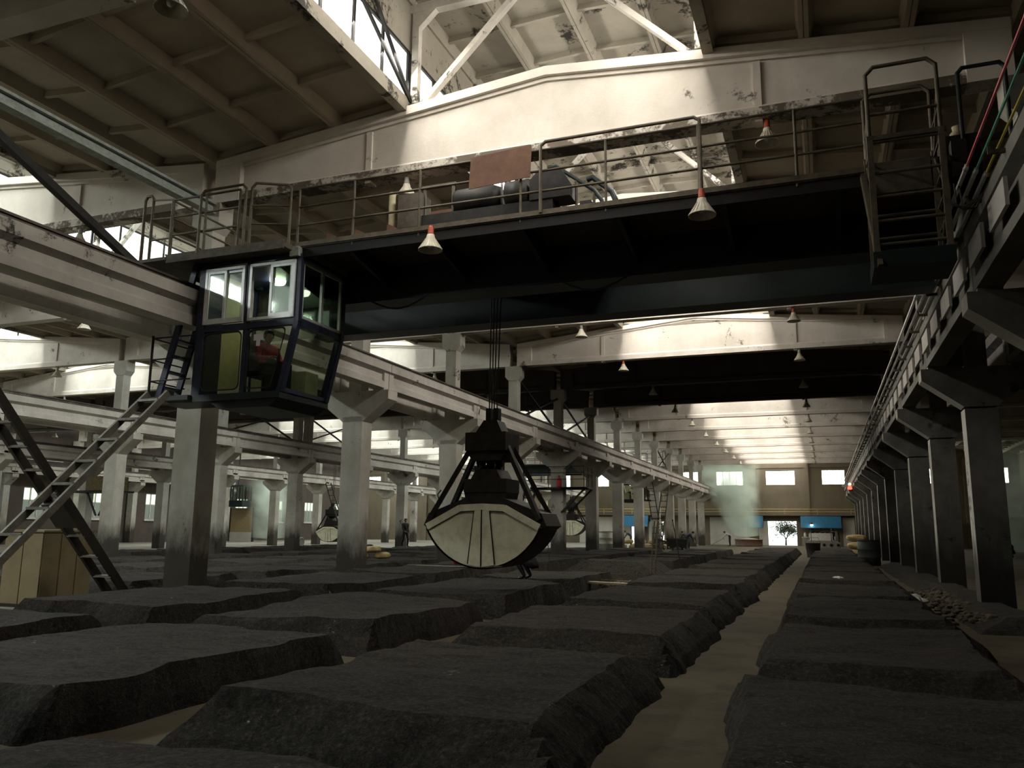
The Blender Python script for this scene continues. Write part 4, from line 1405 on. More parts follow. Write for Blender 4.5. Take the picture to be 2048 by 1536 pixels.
# ================================================================== ladders at the left
M_LADDER = plain('grey_painted_steel', (0.17, 0.16, 0.13), (0.10, 0.09, 0.07), 0.6, 0.2)
M_LADDERD = plain('dark_rusty_steel', (0.03, 0.027, 0.022), (0.05, 0.04, 0.03), 0.6, 0.3)
M_TREAD = plain('worn_tread', (0.30, 0.29, 0.26), (0.16, 0.15, 0.12), 0.5, 0.3)


def stair(name, label, p0, p1, w, n, mat, tread_mat, sect=(0.05, 0.11)):
    """steep steel ladder whose width runs along X"""
    t = thing(name, label, 'ladder', p0)
    p0, p1 = Vector(p0), Vector(p1)
    for s in (-1, 1):
        d = Vector((s * w / 2, 0, 0))
        MB().bar(p0 + d, p1 + d, sect[0], sect[1]).build('side_rail', mat, t)
    for i in range(n):
        p = p0.lerp(p1, (i + 0.6) / n)
        MB().box(p.x - w / 2, p.x + w / 2, p.y - 0.09, p.y + 0.09, p.z - 0.02, p.z + 0.02).build('tread', tread_mat, t)
    return t


stair('steel_ladder', 'grey steel ladder rising from lower left up to the crane cabin landing', (-10.78, 7.2, 0.0), (-10.78, 11.0, 3.78), 0.44, 10, M_LADDER, M_TREAD)
stair('steel_ladder', 'dark steel ladder behind it, leaning the other way beside the beige cabinet', (-12.35, 12.25, 0.0), (-12.35, 7.66, 5.1), 0.42, 14, M_LADDERD, M_TREAD, (0.07, 0.14))
_l2 = [o for o in bpy.data.objects if o.get('label', '').startswith('dark steel ladder behind')][0]
MB().bar((-12.35, 10.85, 1.50), (-12.35, 10.50, 1.89), 0.52, 0.17).build('joint_sleeve', M_LADDERD, _l2)
stair('steel_ladder', 'distant steel ladder against a far column of the first row', (-11.0, 58.0, 0.0), (-11.0, 62.0, 5.0), 0.5, 12, M_LADDERD, M_LADDERD)
stair('steel_ladder', 'small distant ladder leaning in the third hall', (-34.5, 55.5, 0.0), (-37.8, 57.6, 5.0), 0.5, 12, M_LADDERD, M_LADDERD)
stair('steel_ladder', 'second distant ladder crossing the first in the far left aisle', (-11.6, 62.5, 0.0), (-11.6, 58.5, 5.0), 0.5, 12, M_LADDERD, M_LADDERD)

# ================================================================== beige cabinet
M_BEIGE = plain('beige_painted_steel', (0.27, 0.22, 0.125), (0.19, 0.155, 0.09), 0.6, 0.0, 2.5, 0.4, 0.75)
bx = thing('steel_cabinet', 'beige panelled steel cabinet standing behind the crossed ladders', 'cabinet', (-14.0, 11.8, 0))
X0, X1, Y1_, Y2_ = -14.45, -13.46, 11.28, 12.42
MB().box(X0 + 0.02, X1 - 0.02, Y1_ + 0.02, Y2_ - 0.02, 0, 1.36).build('body', M_BEIGE, bx)
for i in range(2):
    a = X0 + 0.01 + (X1 - X0 - 0.02) * i / 2; c = a + (X1 - X0 - 0.02) / 2
    MB().box(a + 0.012, c - 0.012, Y1_, Y1_ + 0.03, 0.06, 1.34).build('panel', M_BEIGE, bx)
for i in range(3):
    a = Y1_ + 0.01 + (Y2_ - Y1_ - 0.02) * i / 3; c = a + (Y2_ - Y1_ - 0.02) / 3
    MB().box(X1 - 0.03, X1, a + 0.014, c - 0.014, 0.06, 1.34).build('panel', M_BEIGE, bx)
MB().box(X0 - 0.02, X1 + 0.02, Y1_ - 0.02, Y2_ + 0.02, 1.36, 1.40).build('top_plate', M_BEIGE, bx)
MB().box(X0 - 0.01, X1 + 0.01, Y1_ - 0.01, Y2_ + 0.01, 0.0, 0.06).build('plinth', M_LADDERD, bx)
MB().tube([(-13.7, 12.1, 1.40), (-13.72, 12.1, 1.47), (-13.66, 12.1, 1.52), (-13.58, 12.1, 1.50), (-13.56, 12.1, 1.40)], 0.014, 6).build('lifting_hook', M_LADDERD, bx)

# ================================================================== debris by the right columns
rnd = random.Random(5)
M_RUBBLE = plain('loose_soil_lumps', (0.075, 0.06, 0.035), (0.035, 0.03, 0.02), 0.9, 0.0, 8, bump=0.5)
b = MB()
ico = bmesh.new(); bmesh.ops.create_icosphere(ico, subdivisions=1, radius=1)
IV = [v.co.copy() for v in ico.verts]; IF = [[v.index for v in f.verts] for f in ico.faces]; ico.free()
for i in range(420):
    y = rnd.uniform(15.5, 23.5); x = 2.45 + rnd.gauss(0, 0.22)
    r = rnd.uniform(0.03, 0.11); hz = max(0, 0.16 - abs(x - 2.5) * 0.3) * rnd.random()
    q = Matrix.Rotation(rnd.uniform(0, 6), 3, 'Z')
    b.add([(x + (q @ v).x * r * rnd.uniform(0.9, 1.1), y + (q @ v).y * r, hz + v.z * r * 0.6 + 0.02) for v in IV], IF)
tag(b.build('soil_rubble', M_RUBBLE), 'loose brown soil lumps heaped at the foot of the right columns', 'soil', None, 'stuff')
t = thing('soil_bank', 'long dark soil bank along the foot of the right columns', 'soil bank', (2.7, 16, 0))
me = mound_mesh(77, 1.3, 26.0, 0.2, (0.5, 0.3, 0.5, 0.5), 40)
inst('bank', me, (2.75, 27.5, 0), t)
me = mound_mesh(78, 1.1, 6.0, 0.24, (0.3, 0.3, 0.6, 0.5), 24)
o = inst('soil_bank', me, (3.55, 14.5, 0)); tag(o, 'dark soil bank at the right frame edge before the nearest right column', 'soil bank')

# ================================================================== loose things on and between the mounds
M_BAMBOO = plain('bamboo', (0.10, 0.085, 0.05), (0.06, 0.05, 0.03), 0.6)
M_BUCKETW = plain('white_plastic', (0.50, 0.49, 0.44), (0.36, 0.34, 0.30), 0.5)
M_SACK = plain('woven_sack', (0.42, 0.32, 0.16), (0.28, 0.20, 0.10), 0.9, 0.0, 5, bump=0.6)
M_REDP = plain('red_paint', (0.50, 0.03, 0.03), (0.35, 0.02, 0.02), 0.4)
M_PLANK = plain('pale_plank', (0.40, 0.36, 0.28), (0.24, 0.20, 0.14), 0.8)
M_STRAW = plain('straw_litter', (0.16, 0.11, 0.05), (0.07, 0.05, 0.03), 0.95, 0.0, 6, bump=0.8)

t = thing('bamboo_ladder', 'pair of thin upright bamboo poles lashed together on the soil', 'pole', (-4.6, 23.3, 0.4))
for dx in (0.0, 0.11):
    MB().tube([(-4.62 + dx, 23.3, 0.3), (-4.52 + dx, 23.5, 1.75)], 0.022, 8).build('pole', M_BAMBOO, t)
for i in range(8):
    z = 0.45 + i * 0.16
    MB().tube([(-4.66 + 0.1 * (z - .3) / 1.45, 23.3 + 0.2 * (z - .3) / 1.45, z), (-4.47 + 0.1 * (z - .3) / 1.45, 23.3 + 0.2 * (z - .3) / 1.45, z + 0.02)], 0.016, 6).build('lashing', M_BAMBOO, t)
t = thing('iron_pole', 'single dark pole standing in the soil right of the bamboo poles', 'pole', (-5.2, 32.0, 0.3))
MB().tube([(-5.2, 32.0, 0.3), (-5.45, 32.0, 1.85)], 0.02, 6).build('pole', M_LADDERD, t)
MB().lathe([(0, 0), (0.03, 0), (0.03, 0.06), (0, 0.06)], (-5.45, 32.0, 1.85), 8).build('tip', M_LADDERD, t)
t = thing('thin_rod', 'thin iron rod stuck upright before the platform column', 'rod', (-7.9, 24.4, 0.2))
MB().tube([(-7.9, 24.4, -0.02), (-8.15, 24.5, 2.2)], 0.012, 6).build('rod', M_LADDERD, t)
MB().tube([(-8.15, 24.5, 2.2), (-8.15, 24.44, 2.26)], 0.014, 6).build('hook', M_LADDERD, t)
# planks across the opened pit
for i, (xa, ya, xb, yb) in enumerate(((-5.75, 18.85, -4.1, 18.45), (-6.6, 19.6, -5.2, 20.1))):
    t = MB().bar((xa, ya, 0.31 - 0.02 * i), (xb, yb, 0.31 - 0.02 * i), 0.2, 0.04).build('plank', M_PLANK)
    tag(t, ['pale plank lying at the edge of the opened pit', 'second plank lying behind it across the opened pit'][i], 'plank')
b = MB()
for i in range(260):
    x = rnd.uniform(-6.3, -3.9); y = rnd.uniform(18.7, 20.2); a = rnd.uniform(0, 3.14); l = rnd.uniform(0.05, 0.16)
    z = 0.2 + rnd.random() * 0.1
    b.bar((x - l * math.cos(a), y - l * math.sin(a), z), (x + l * math.cos(a), y + l * math.sin(a), z + rnd.uniform(-.04, .04)), 0.02, 0.012)
tag(b.build('straw_litter', M_STRAW), 'brown straw and husk litter around the opened pit', 'straw', None, 'stuff')
o = inst('soil_mound', mound_mesh(901, 3.4, 3.6, 0.55, (0.9, 0.8, 0.5, 0.6), 24), (-6.3, 26.6, 0))
tag(o, 'heaped brown soil dug out behind the opened pit', 'soil mound', 'mud-sealed soil mounds')
# iron bars resting on the mound left of the grab
t = thing('iron_bars', 'thin iron bars lying on the mound left of the grab', 'bar', (-9.6, 18.8, 0.5))
for i in range(3):
    MB().tube([(-10.1 + 0.1 * i, 19.2 + 0.06 * i, 0.56), (-7.9 + 0.25 * i, 18.9 - 0.1 * i, 0.54 + 0.02 * i)], 0.014, 6).build('rod', M_LADDER, t)


def bucket(p, r, h, label, mat, n=18):
    t = thing('bucket', label, 'bucket', p)
    MB().lathe([(0.0, 0.0), (r * 0.82, 0.0), (r * 0.84, 0.02), (r, h), (r * 1.06, h), (r * 1.06, h - 0.03), (r * 0.98, h - 0.03)], p, n).build('body', mat, t)
    MB().lathe([(r * 0.99, h), (r * 0.95, h), (r * 0.78, 0.03), (0, 0.03)], p, n).build('inside', mat, t)
    MB().tube([(p[0] - r, p[1], p[2] + h), (p[0] - r * 0.7, p[1], p[2] + h * 1.35), (p[0] + r * 0.7, p[1], p[2] + h * 1.35), (p[0] + r, p[1], p[2] + h)], 0.01, 6).build('handle', M_STEEL, t)
    return t


bucket((-9.55, 22.3, 0.32), 0.16, 0.36, 'white bucket just left of the grab bottom', M_BUCKETW)
bucket((-9.9, 21.9, 0.40), 0.14, 0.2, 'small red bucket behind the white one left of the grab', M_REDP)
bucket((-30.1, 42.0, 0.36), 0.22, 0.4, 'white bucket at the foot of the dark second-row column', M_BUCKETW)
bucket((-0.68, 52.0, 0.0), 0.42, 0.85, 'grey bucket at the far end of the floor path', plain('grey_tub', (0.10, 0.10, 0.085), None, 0.7))
t = thing('wire_coil', 'pale coil of wire beside the bucket at the dark second-row column', 'coil', (-29.5, 42.0, 0.36))
for i in range(5):
    MB().lathe([(0.24, -0.03), (0.27, 0.0), (0.24, 0.03), (0.21, 0.0), (0.24, -0.03)], (-29.5 + 0.07 * i, 42.0, 0.60), 18, 'x').build('loop', M_BUCKETW, t)


def barrel(p, r, h, label, mat):
    t = thing('barrel', label, 'barrel', p)
    MB().lathe([(0, 0), (r, 0), (r, h * 0.32), (r * 1.03, h * 0.34), (r, h * 0.36), (r, h * 0.64), (r * 1.03, h * 0.66), (r, h * 0.68), (r, h), (r * 0.95, h), (r * 0.95, h - 0.04), (0, h - 0.04)], p, 22).build('body', mat, t)
    MB().lathe([(r * 0.97, h), (r * 1.04, h + 0.01), (r * 1.04, h + 0.05), (r * 0.97, h + 0.05)], p, 22).build('rim', mat, t)
    return t


barrel((-12.6, 49.5, 0.3), 0.55, 1.05, 'pale grey barrel between two columns of the first row', plain('pale_tub', (0.58, 0.56, 0.50), (0.45, 0.43, 0.37), 0.6))
barrel((1.85, 41.5, 0.0), 0.48, 1.1, 'dark barrel beside the right column row', plain('dark_tub', (0.05, 0.055, 0.045), None, 0.6))


def sack_mesh(seed):
    r = random.Random(seed)
    bm = bmesh.new()
    bmesh.ops.create_icosphere(bm, subdivisions=3, radius=1)
    for v in bm.verts:
        c = v.co
        n_ = 1 + 0.18 * noise.noise(c * 1.7 + Vector((seed * 3.1, 0, 0))) + 0.06 * noise.noise(c * 5 + Vector((0, seed, 0)))
        x = math.copysign(abs(c.x) ** 0.75, c.x); y = math.copysign(abs(c.y) ** 0.8, c.y)
        v.co = Vector((x * 0.42 * n_, y * 0.27 * n_, c.z * 0.15 * n_))
    me = bpy.data.meshes.new('sack'); bm.to_mesh(me); bm.free()
    for p in me.polygons: p.use_smooth = True
    me.materials.append(M_SACK)
    return me


SACKS = [sack_mesh(i) for i in range(3)]


def sack_heap(spots, where, mat_scale=1.0):
    for i, (x, y, z, rz) in enumerate(spots):
        o = inst('grain_sack', SACKS[i % 3], (x, y, z + 0.13), None, (0.1 * math.sin(i * 3), 0.08 * math.cos(i * 2), rz))
        o.scale = (mat_scale,) * 3
        tag(o, 'woven sack %s, %s of them' % (where, ORD[i]), 'sack', 'woven sacks ' + where)


sack_heap([(-15.9, 26.6, 0.36, 0.3), (-15.2, 26.9, 0.36, -0.2), (-15.5, 26.7, 0.58, 0.1)], 'on the mound past the second left column', 0.8)
sack_heap([(1.85 + 0.05 * (i % 2), 55.4 + 0.95 * (i % 3) + 0.2 * (i // 3), 0.05 + 0.46 * (i // 3), 0.08 * (i % 3)) for i in range(8)], 'stacked by the far right columns', 1.45)
sack_heap([(-15.4 + 1.05 * i, 66.0, 0.05, 0.05 * i) for i in range(5)] + [(-14.9 + 1.05 * i, 66.0, 0.42, -0.05 * i) for i in range(4)], 'heaped past the far first-row columns', 1.15)
sack_heap([(-30.8 + 1.15 * i, 76.0, 0.05, 0.05 * i) for i in range(4)] + [(-30.3 + 1.15 * i, 76.0, 0.45, -0.05 * i) for i in range(3)], 'heaped in the far third hall', 1.25)

# ================================================================== platform round the fifth left column
M_EXT = M_REDP
px, py = XL, Y0 + 4 * BAY
t = thing('service_platform', 'dark steel service platform with railing round the fifth left column', 'platform', (px, py, 3.35))
MB().box(-12.75, -10.1, py - 0.75, py - 0.25, 3.33, 3.40).box(-12.75, -11.95, py - 0.75, py + 0.7, 3.33, 3.40).box(-11.25, -10.1, py - 0.75, py + 0.7, 3.33, 3.40).build('deck', M_STEEL, t)
for (x, y0_) in ((-10.15, py - 0.6), (-12.7, py - 0.6), (-10.15, py + 0.6)):
    MB().bar((x, y0_, 3.33), (px + (0.32 if x > px else -0.32), y0_, 2.25), 0.08, 0.08).build('brace', M_STEEL, t)
railing(t, [(-12.7, py - 0.72, 3.4), (-10.15, py - 0.72, 3.4), (-10.15, py + 0.68, 3.4)], 0.95, 0.85, M_STEEL, 0.016)
e = thing('fire_extinguisher', 'red fire extinguisher standing on the service platform', 'extinguisher', (-11.38, py - 0.55, 3.40))
MB().lathe([(0, 0), (0.10, 0), (0.115, 0.03), (0.115, 0.34), (0.08, 0.42), (0.03, 0.45), (0.03, 0.5), (0, 0.5)], (-11.38, py - 0.55, 3.40), 16).build('cylinder', M_EXT, e)
MB().tube([(-11.36, py - 0.55, 3.9), (-11.28, py - 0.55, 3.98), (-11.12, py - 0.55, 3.96), (-11.05, py - 0.55, 3.85), (-11.04, py - 0.55, 3.42)], 0.022, 6).build('hose', M_ALU, e)
MB().box(-11.43, -11.33, py - 0.57, py - 0.53, 3.88, 3.94).build('valve', M_STEEL, e)
stair('steel_ladder', 'dark steel ladder climbing to the service platform from the left', (-13.9, py - 0.5, 0.0), (-12.75, py - 0.5, 3.4), 0.5, 10, M_STEEL, M_STEEL)
sg = MB().box(-11.75, -11.45, py - 0.262, py - 0.252, 4.62, 4.72).build('column_sign', plain('pale_sign', (0.42, 0.40, 0.38), (0.30, 0.28, 0.27), 0.6, 0, 30))
tag(sg, 'small pale plate on the fifth left column above the platform', 'sign')

# ================================================================== far end of the hall
YF = YE
M_BLUEP = plain('blue_panel', (0.02, 0.15, 0.28), (0.015, 0.10, 0.20), 0.5)
M_YELLOW = plain('yellow_rail', (0.42, 0.33, 0.15), (0.30, 0.23, 0.10), 0.6)


def awning(x0, x1, label):
    t = thing('blue_awning', label, 'awning', (x0, YF - 1.2, 1.9))
    MB().add([(x0, YF - 1.3, 1.85), (x1, YF - 1.3, 1.85), (x1, YF - 0.9, 3.02), (x0, YF - 0.9, 3.02), (x0, YF - 1.25, 1.83), (x1, YF - 1.25, 1.83), (x1, YF - 0.85, 3.0), (x0, YF - 0.85, 3.0)],
             [(0, 1, 2, 3), (7, 6, 5, 4), (0, 4, 5, 1), (3, 2, 6, 7), (0, 3, 7, 4), (1, 5, 6, 2)]).build('panel', M_BLUEP, t)
    n = max(2, int((x1 - x0) / 0.9))
    for i in range(n + 1):
        x = x0 + (x1 - x0) * i / n
        MB().bar((x, YF - 0.87, 3.0), (x, YF, 3.0), 0.05, 0.05).bar((x, YF - 1.27, 1.86), (x, YF, 2.6), 0.04, 0.04).build('strut', M_STEEL, t)
    return t


awning(-2.25, 1.62, 'blue panel awning right of the far door')
awning(-7.6, -5.95, 'blue panel awning left of the far door, behind the steam')
awning(-21.0, -18.0, 'blue panel awning far down the second hall')
awning(-29.9, -26.9, 'blue panel awning far down the third hall')
# gallery with yellow railing on the end wall
t = thing('wall_gallery', 'narrow gallery with yellow railing along the far end wall', 'gallery', (MX, YF - 0.6, 3.2))
MB().box(-40.0, 3.0, YF - 0.85, YF, 3.08, 3.2).build('deck', M_WALL, t)
for z in (3.45, 3.72):
    MB().tube([(-40.0, YF - 0.8, z), (3.0, YF - 0.8, z)], 0.05, 6).build('rail', M_YELLOW, t)
for i in range(14):
    x = -39.0 + i * 3.2
    MB().tube([(x, YF - 0.8, 3.2), (x, YF - 0.8, 3.72)], 0.045, 6).build('railing_post', M_YELLOW, t)
# white plastered lower wall panels
for i, (x0, x1) in enumerate(((1.75, 2.9), (-11.5, -7.7), (-17.9, -17.3), (-26.0, -21.2), (-35.5, -31.2))):
    o = MB().box(x0, x1, YF - 0.08, YF + 0.01, 0, 2.9).box(x0, x1, YF - 0.12, YF - 0.08, 0.0, 0.9).build('trim_%d' % (i + 1), M_WHITEWALL)
    tag(o, 'white painted lower part of the far end wall', kind='structure')
# door leaf frames and what is seen outside
for i, (x0, x1, z0, z1) in enumerate(doors):
    d = bpy.data.objects.new('door_%d' % (i + 1), None); COL.objects.link(d)
    d.location = ((x0 + x1) / 2, YF, 0); d['_o'] = list(d.location)
    tag(d, 'open doorway in the far end wall', kind='structure')
    MB().box(x0 - 0.12, x0, YF - 0.1, YF + 0.35, 0, z1 + 0.12).box(x1, x1 + 0.12, YF - 0.1, YF + 0.35, 0, z1 + 0.12).box(x0, x1, YF - 0.1, YF + 0.35, z1, z1 + 0.12).build('door_frame', M_WALL, d)
    MB().box(x0 - 0.9, x0 - 0.02, YF - 0.2, YF - 0.14, 0.02, z1).build('door_leaf', M_WHITEWALL, d)
MB().box(-60, 40, YF + 0.35, YF + 60, -0.2, -0.02).build('ground_outside', plain('pale_yard', (0.5, 0.5, 0.46), None, 0.9))
tag(bpy.data.objects['ground_outside'], 'pale yard outside the far door', kind='structure')


def tree(x, y, label, seed):
    r = random.Random(seed)
    t = thing('yard_tree', label, 'tree', (x, y, -0.02))
    tr = MB()
    tips = []
    def grow(p, d, l, rad, dep):
        q = p + d * l
        tr.tube([p, p.lerp(q, 0.5) + Vector((r.uniform(-.05, .05), r.uniform(-.05, .05), 0)), q], [rad, rad * 0.85, rad * 0.7], 6)
        if dep == 0: tips.append(q); return
        for i in range(3):
            nd = (d + Vector((r.uniform(-1, 1), r.uniform(-1, 1), r.uniform(-0.05, .45)))).normalized()
            grow(q, nd, l * r.uniform(0.65, 0.85), rad * 0.62, dep - 1)
    grow(Vector((x, y, -0.05)), Vector((0.05, 0, 1)), 0.70, 0.10, 4)
    tr.build('trunk', plain('bark_%d' % seed, (0.06, 0.05, 0.04), None, 0.9), t)
    lf = MB()
    clumps = [Vector((x + r.gauss(0, .75), y + r.gauss(0, .6), 1.95 + r.gauss(0, .42))) for _ in range(46)]
    for q in tips + clumps:
        for j in range(14):
            c = q + Vector((r.gauss(0, .30), r.gauss(0, .30), r.gauss(0, .24)))
            a = Vector((r.uniform(-1, 1), r.uniform(-1, 1), r.uniform(-1, 1))).normalized() * 0.085
            e2 = a.cross(Vector((r.uniform(-1, 1), r.uniform(-1, 1), r.uniform(-1, 1)))).normalized() * 0.05
            lf.add([c - a, c + e2, c + a, c - e2], [(0, 1, 2, 3)])
    o = lf.build('foliage', plain('leaf_%d' % seed, (0.04, 0.055, 0.025), (0.07, 0.09, 0.045), 0.7), t)
    o['kind'] = 'stuff'
    return t


tree(-4.0, YF + 4.2, 'leafy tree in the bright yard outside the far door', 11)
tree(-18.2, YF + 8.0, 'bare-branched tree outside the second hall doorway', 15)

# cooling machine and counters at the far end of the right half
M_GREYM = plain('grey_machine', (0.26, 0.25, 0.22), (0.18, 0.17, 0.14), 0.6)
t = thing('cooling_machine', 'grey grain cooling machine with a sloping hood right of the far door', 'machine', (-0.2, 76, 0))
MB().prism([(-1.6, 0.0), (1.2, 0.0), (1.2, 0.55), (0.7, 0.75), (-1.3, 0.75), (-1.6, 0.55)], 'y', 74.8, 78.2).build('bed', M_GREYM, t)
MB().prism([(74.9, 0.75), (78.0, 0.75), (77.4, 1.35), (76.0, 1.35)], 'x', -1.2, 0.6).build('hood', M_GREYM, t)
fr_ = MB()
for x in (-1.1, 0.5):
    fr_.bar((x, 74.7, 0.75), (x, 75.3, 1.55), 0.06, 0.06)
fr_.bar((-1.1, 75.3, 1.55), (0.5, 75.3, 1.55), 0.06, 0.06).build('guard_frame', M_STEEL, t)
for i in range(5):
    MB().lathe([(0, -0.03), (0.12, -0.03), (0.12, 0.03), (0, 0.03)], (-1.2 + 0.55 * i, 74.76, 0.4), 12, 'y').build('roller', M_STEEL, t)
t = thing('control_stand', 'upright control stand with pipes near the right end of the far wall', 'stand', (1.0, YF - 3, 0))
MB().box(0.6, 1.15, YF - 3.2, YF - 2.8, 0, 1.5).build('body', plain('stand_green', (0.12, 0.13, 0.09), None, 0.6), t)
MB().tube([(-0.3, YF - 3, 1.45), (1.2, YF - 3, 1.55), (1.3, YF - 3, 1.3)], 0.05, 8).tube([(1.3, YF - 3, 0), (1.3, YF - 3, 1.3)], 0.05, 8).build('pipe', M_STEEL, t)
MB().box(0.75, 0.95, YF - 3.22, YF - 3.2, 0.7, 1.0).build('plate', M_BUCKETW, t)
MB().lathe([(0, 0), (0.05, 0.01), (0.05, 0.06), (0, 0.08)], (0.87, YF - 3.2, 1.1), 10, 'y').build('button', M_REDP, t)
t = thing('wash_counter', 'low tiled counter with jars under the right blue awning', 'counter', (-1.0, YF - 0.6, 0))
MB().box(-2.2, 0.4, YF - 0.9, YF - 0.1, 0, 0.85).build('body', M_GREYM, t)
MB().box(-2.25, 0.45, YF - 0.95, YF - 0.05, 0.85, 0.92).build('top', M_WHITEWALL, t)
for i in range(5):
    x = -1.9 + 0.48 * i
    o = MB().lathe([(0, 0), (0.1, 0), (0.13, 0.1), (0.13, 0.3), (0.06, 0.42), (0.06, 0.48), (0, 0.48)], (x, YF - 0.55, 0.92), 12).build('glazed_jar', M_WHITEWALL)
    tag(o, 'pale jar on the counter under the blue awning, %s from the left' % ORD[i], 'jar', 'jars on the wash counter')
# red warning lamp at the end of the right runway
t = thing('warning_lamp', 'glowing red warning lamp at the far end of the right runway', 'lamp', (2.0, 70.0, 4.7))
MB().lathe([(0, 0), (0.16, 0.02), (0.18, 0.12), (0.12, 0.26), (0, 0.3)], (1.95, 66.75, 4.62), 12).build('lens', emit('red_glow', (1.0, 0.05, 0.03), 6.0), t)
MB().lathe([(0, 0), (0.1, 0.02), (0.11, 0.08), (0.07, 0.16), (0, 0.18)], (1.95, 66.75, 4.94), 12).build('upper_lens', emit('amber_glow', (1.0, 0.55, 0.2), 8.0), t)
MB().box(1.85, 2.25, 66.7, 66.85, 4.5, 4.62).bar((2.2, 66.8, 4.55), (2.82, 66.8, 4.55), 0.05, 0.05).box(1.93, 1.97, 66.74, 66.76, 4.62, 4.95).build('bracket', M_STEEL, t)
# work lamp in the awnings
for i, (x, z, lab) in enumerate(((-1.2, 2.15, 'small lit work lamp below the right blue awning'), (-27.4, 2.2, 'bright work lamp glowing under the third hall awning'), (-34.0, 2.3, 'hazy work lamp far down the third hall'))):
    t = thing('work_lamp', lab, 'lamp', (x, YF - 1.5, z))
    MB().bar((x, YF - 1.5, z + 0.22), (x, YF, z + 0.3), 0.03, 0.03).build('arm', M_STEEL, t)
    MB().lathe([(0, -0.12), (0.11, -0.08), (0.14, 0), (0.1, 0.1), (0, 0.12)], (x, YF - 1.5, z), 12).build('bulb', emit('work_light_%d' % i, (1.0, 0.95, 0.85), 18.0), t)
    MB().lathe([(0.05, 0.22), (0.2, 0.05), (0.21, 0.04), (0.04, 0.24)], (x, YF - 1.5, z), 12).build('shade', M_STEEL, t)

# crane cabins / yellow panel platform far left
t = thing('beige_partition', 'tan partition panel standing far down the third hall', 'partition', (-53.00, 66.00, 0))
MB().box(-54.30, -51.60, 66.00, 66.10, 0.9, 3.2).build('panel', plain('tan_board', (0.36, 0.27, 0.15), (0.28, 0.2, 0.11), 0.7), t)
MB().box(-54.30, -51.60, 65.95, 66.15, 0.0, 0.9).build('plinth', M_WHITEWALL, t)
for x in (-54.30, -51.60):
    MB().box(x - 0.06, x + 0.06, 65.95, 66.15, 0, 3.25).build('post', M_LADDERD, t)
t = thing('hanging_cabin', 'dark green driver cabin hanging above the tan partition', 'cabin', (-52.80, 65.00, 3.3))
MB().box(-54.00, -51.80, 64.50, 65.80, 3.3, 3.9).build('lower_panel', M_GREEN, t)
MB().box(-54.00, -51.80, 64.50, 65.80, 5.2, 5.35).build('roof', M_GREEN, t)
for x in (-54.00, -53.20, -52.50, -51.80):
    for y in (64.50, 65.80):
        MB().box(x - 0.05, x + 0.05, y - 0.05, y + 0.05, 3.9, 5.2).build('post', M_GREEN, t)
for x in (-53.60, -52.85, -52.15):
    MB().box(x - 0.3, x + 0.3, 65.78, 65.80, 3.92, 5.18).build('pane', M_GLASS, t)
MB().box(-52.95, -52.85, 65.10, 65.20, 5.35, 9.4).build('hanger', M_GREEN, t)
t = thing('lean_platform', 'rusty yellow platform box between the left columns', 'platform', (-38.5, 36, 2.5))
MB().box(-39.2, -37.3, 35.2, 36.4, 3.4, 4.2).build('box', plain('dull_yellow', (0.16, 0.13, 0.06), (0.09, 0.07, 0.04), 0.7), t)
MB().box(-40.8, -37.2, 35.1, 36.8, 3.3, 3.4).build('deck', M_STEEL, t)
for s in (-1, 1):
    MB().bar((-38.25 + s * 0.9, 35.3, 3.3), (-38.25 + s * 0.1, 35.3, 2.0), 0.08, 0.08).build('brace', M_STEEL, t)

# ================================================================== people
def cloth(name, c): return plain(name, c, tuple(q * 0.7 for q in c), 0.85, 0, 9)


M_SKIN = plain('skin', (0.33, 0.19, 0.12), None, 0.6)
M_HAIR = plain('black_hair', (0.012, 0.010, 0.009), None, 0.6)
M_DARKC = cloth('dark_workwear', (0.025, 0.027, 0.032))
M_NAVY = cloth('navy_workwear', (0.03, 0.04, 0.075))
M_WHITEC = cloth('white_shirt', (0.55, 0.54, 0.50))
M_REDC = cloth('red_jacket', (0.40, 0.03, 0.04))
M_GREYC = cloth('grey_trousers', (0.09, 0.085, 0.08))
M_BOOT = plain('rubber_boot', (0.012, 0.012, 0.013), None, 0.25, 0, spec=0.6)


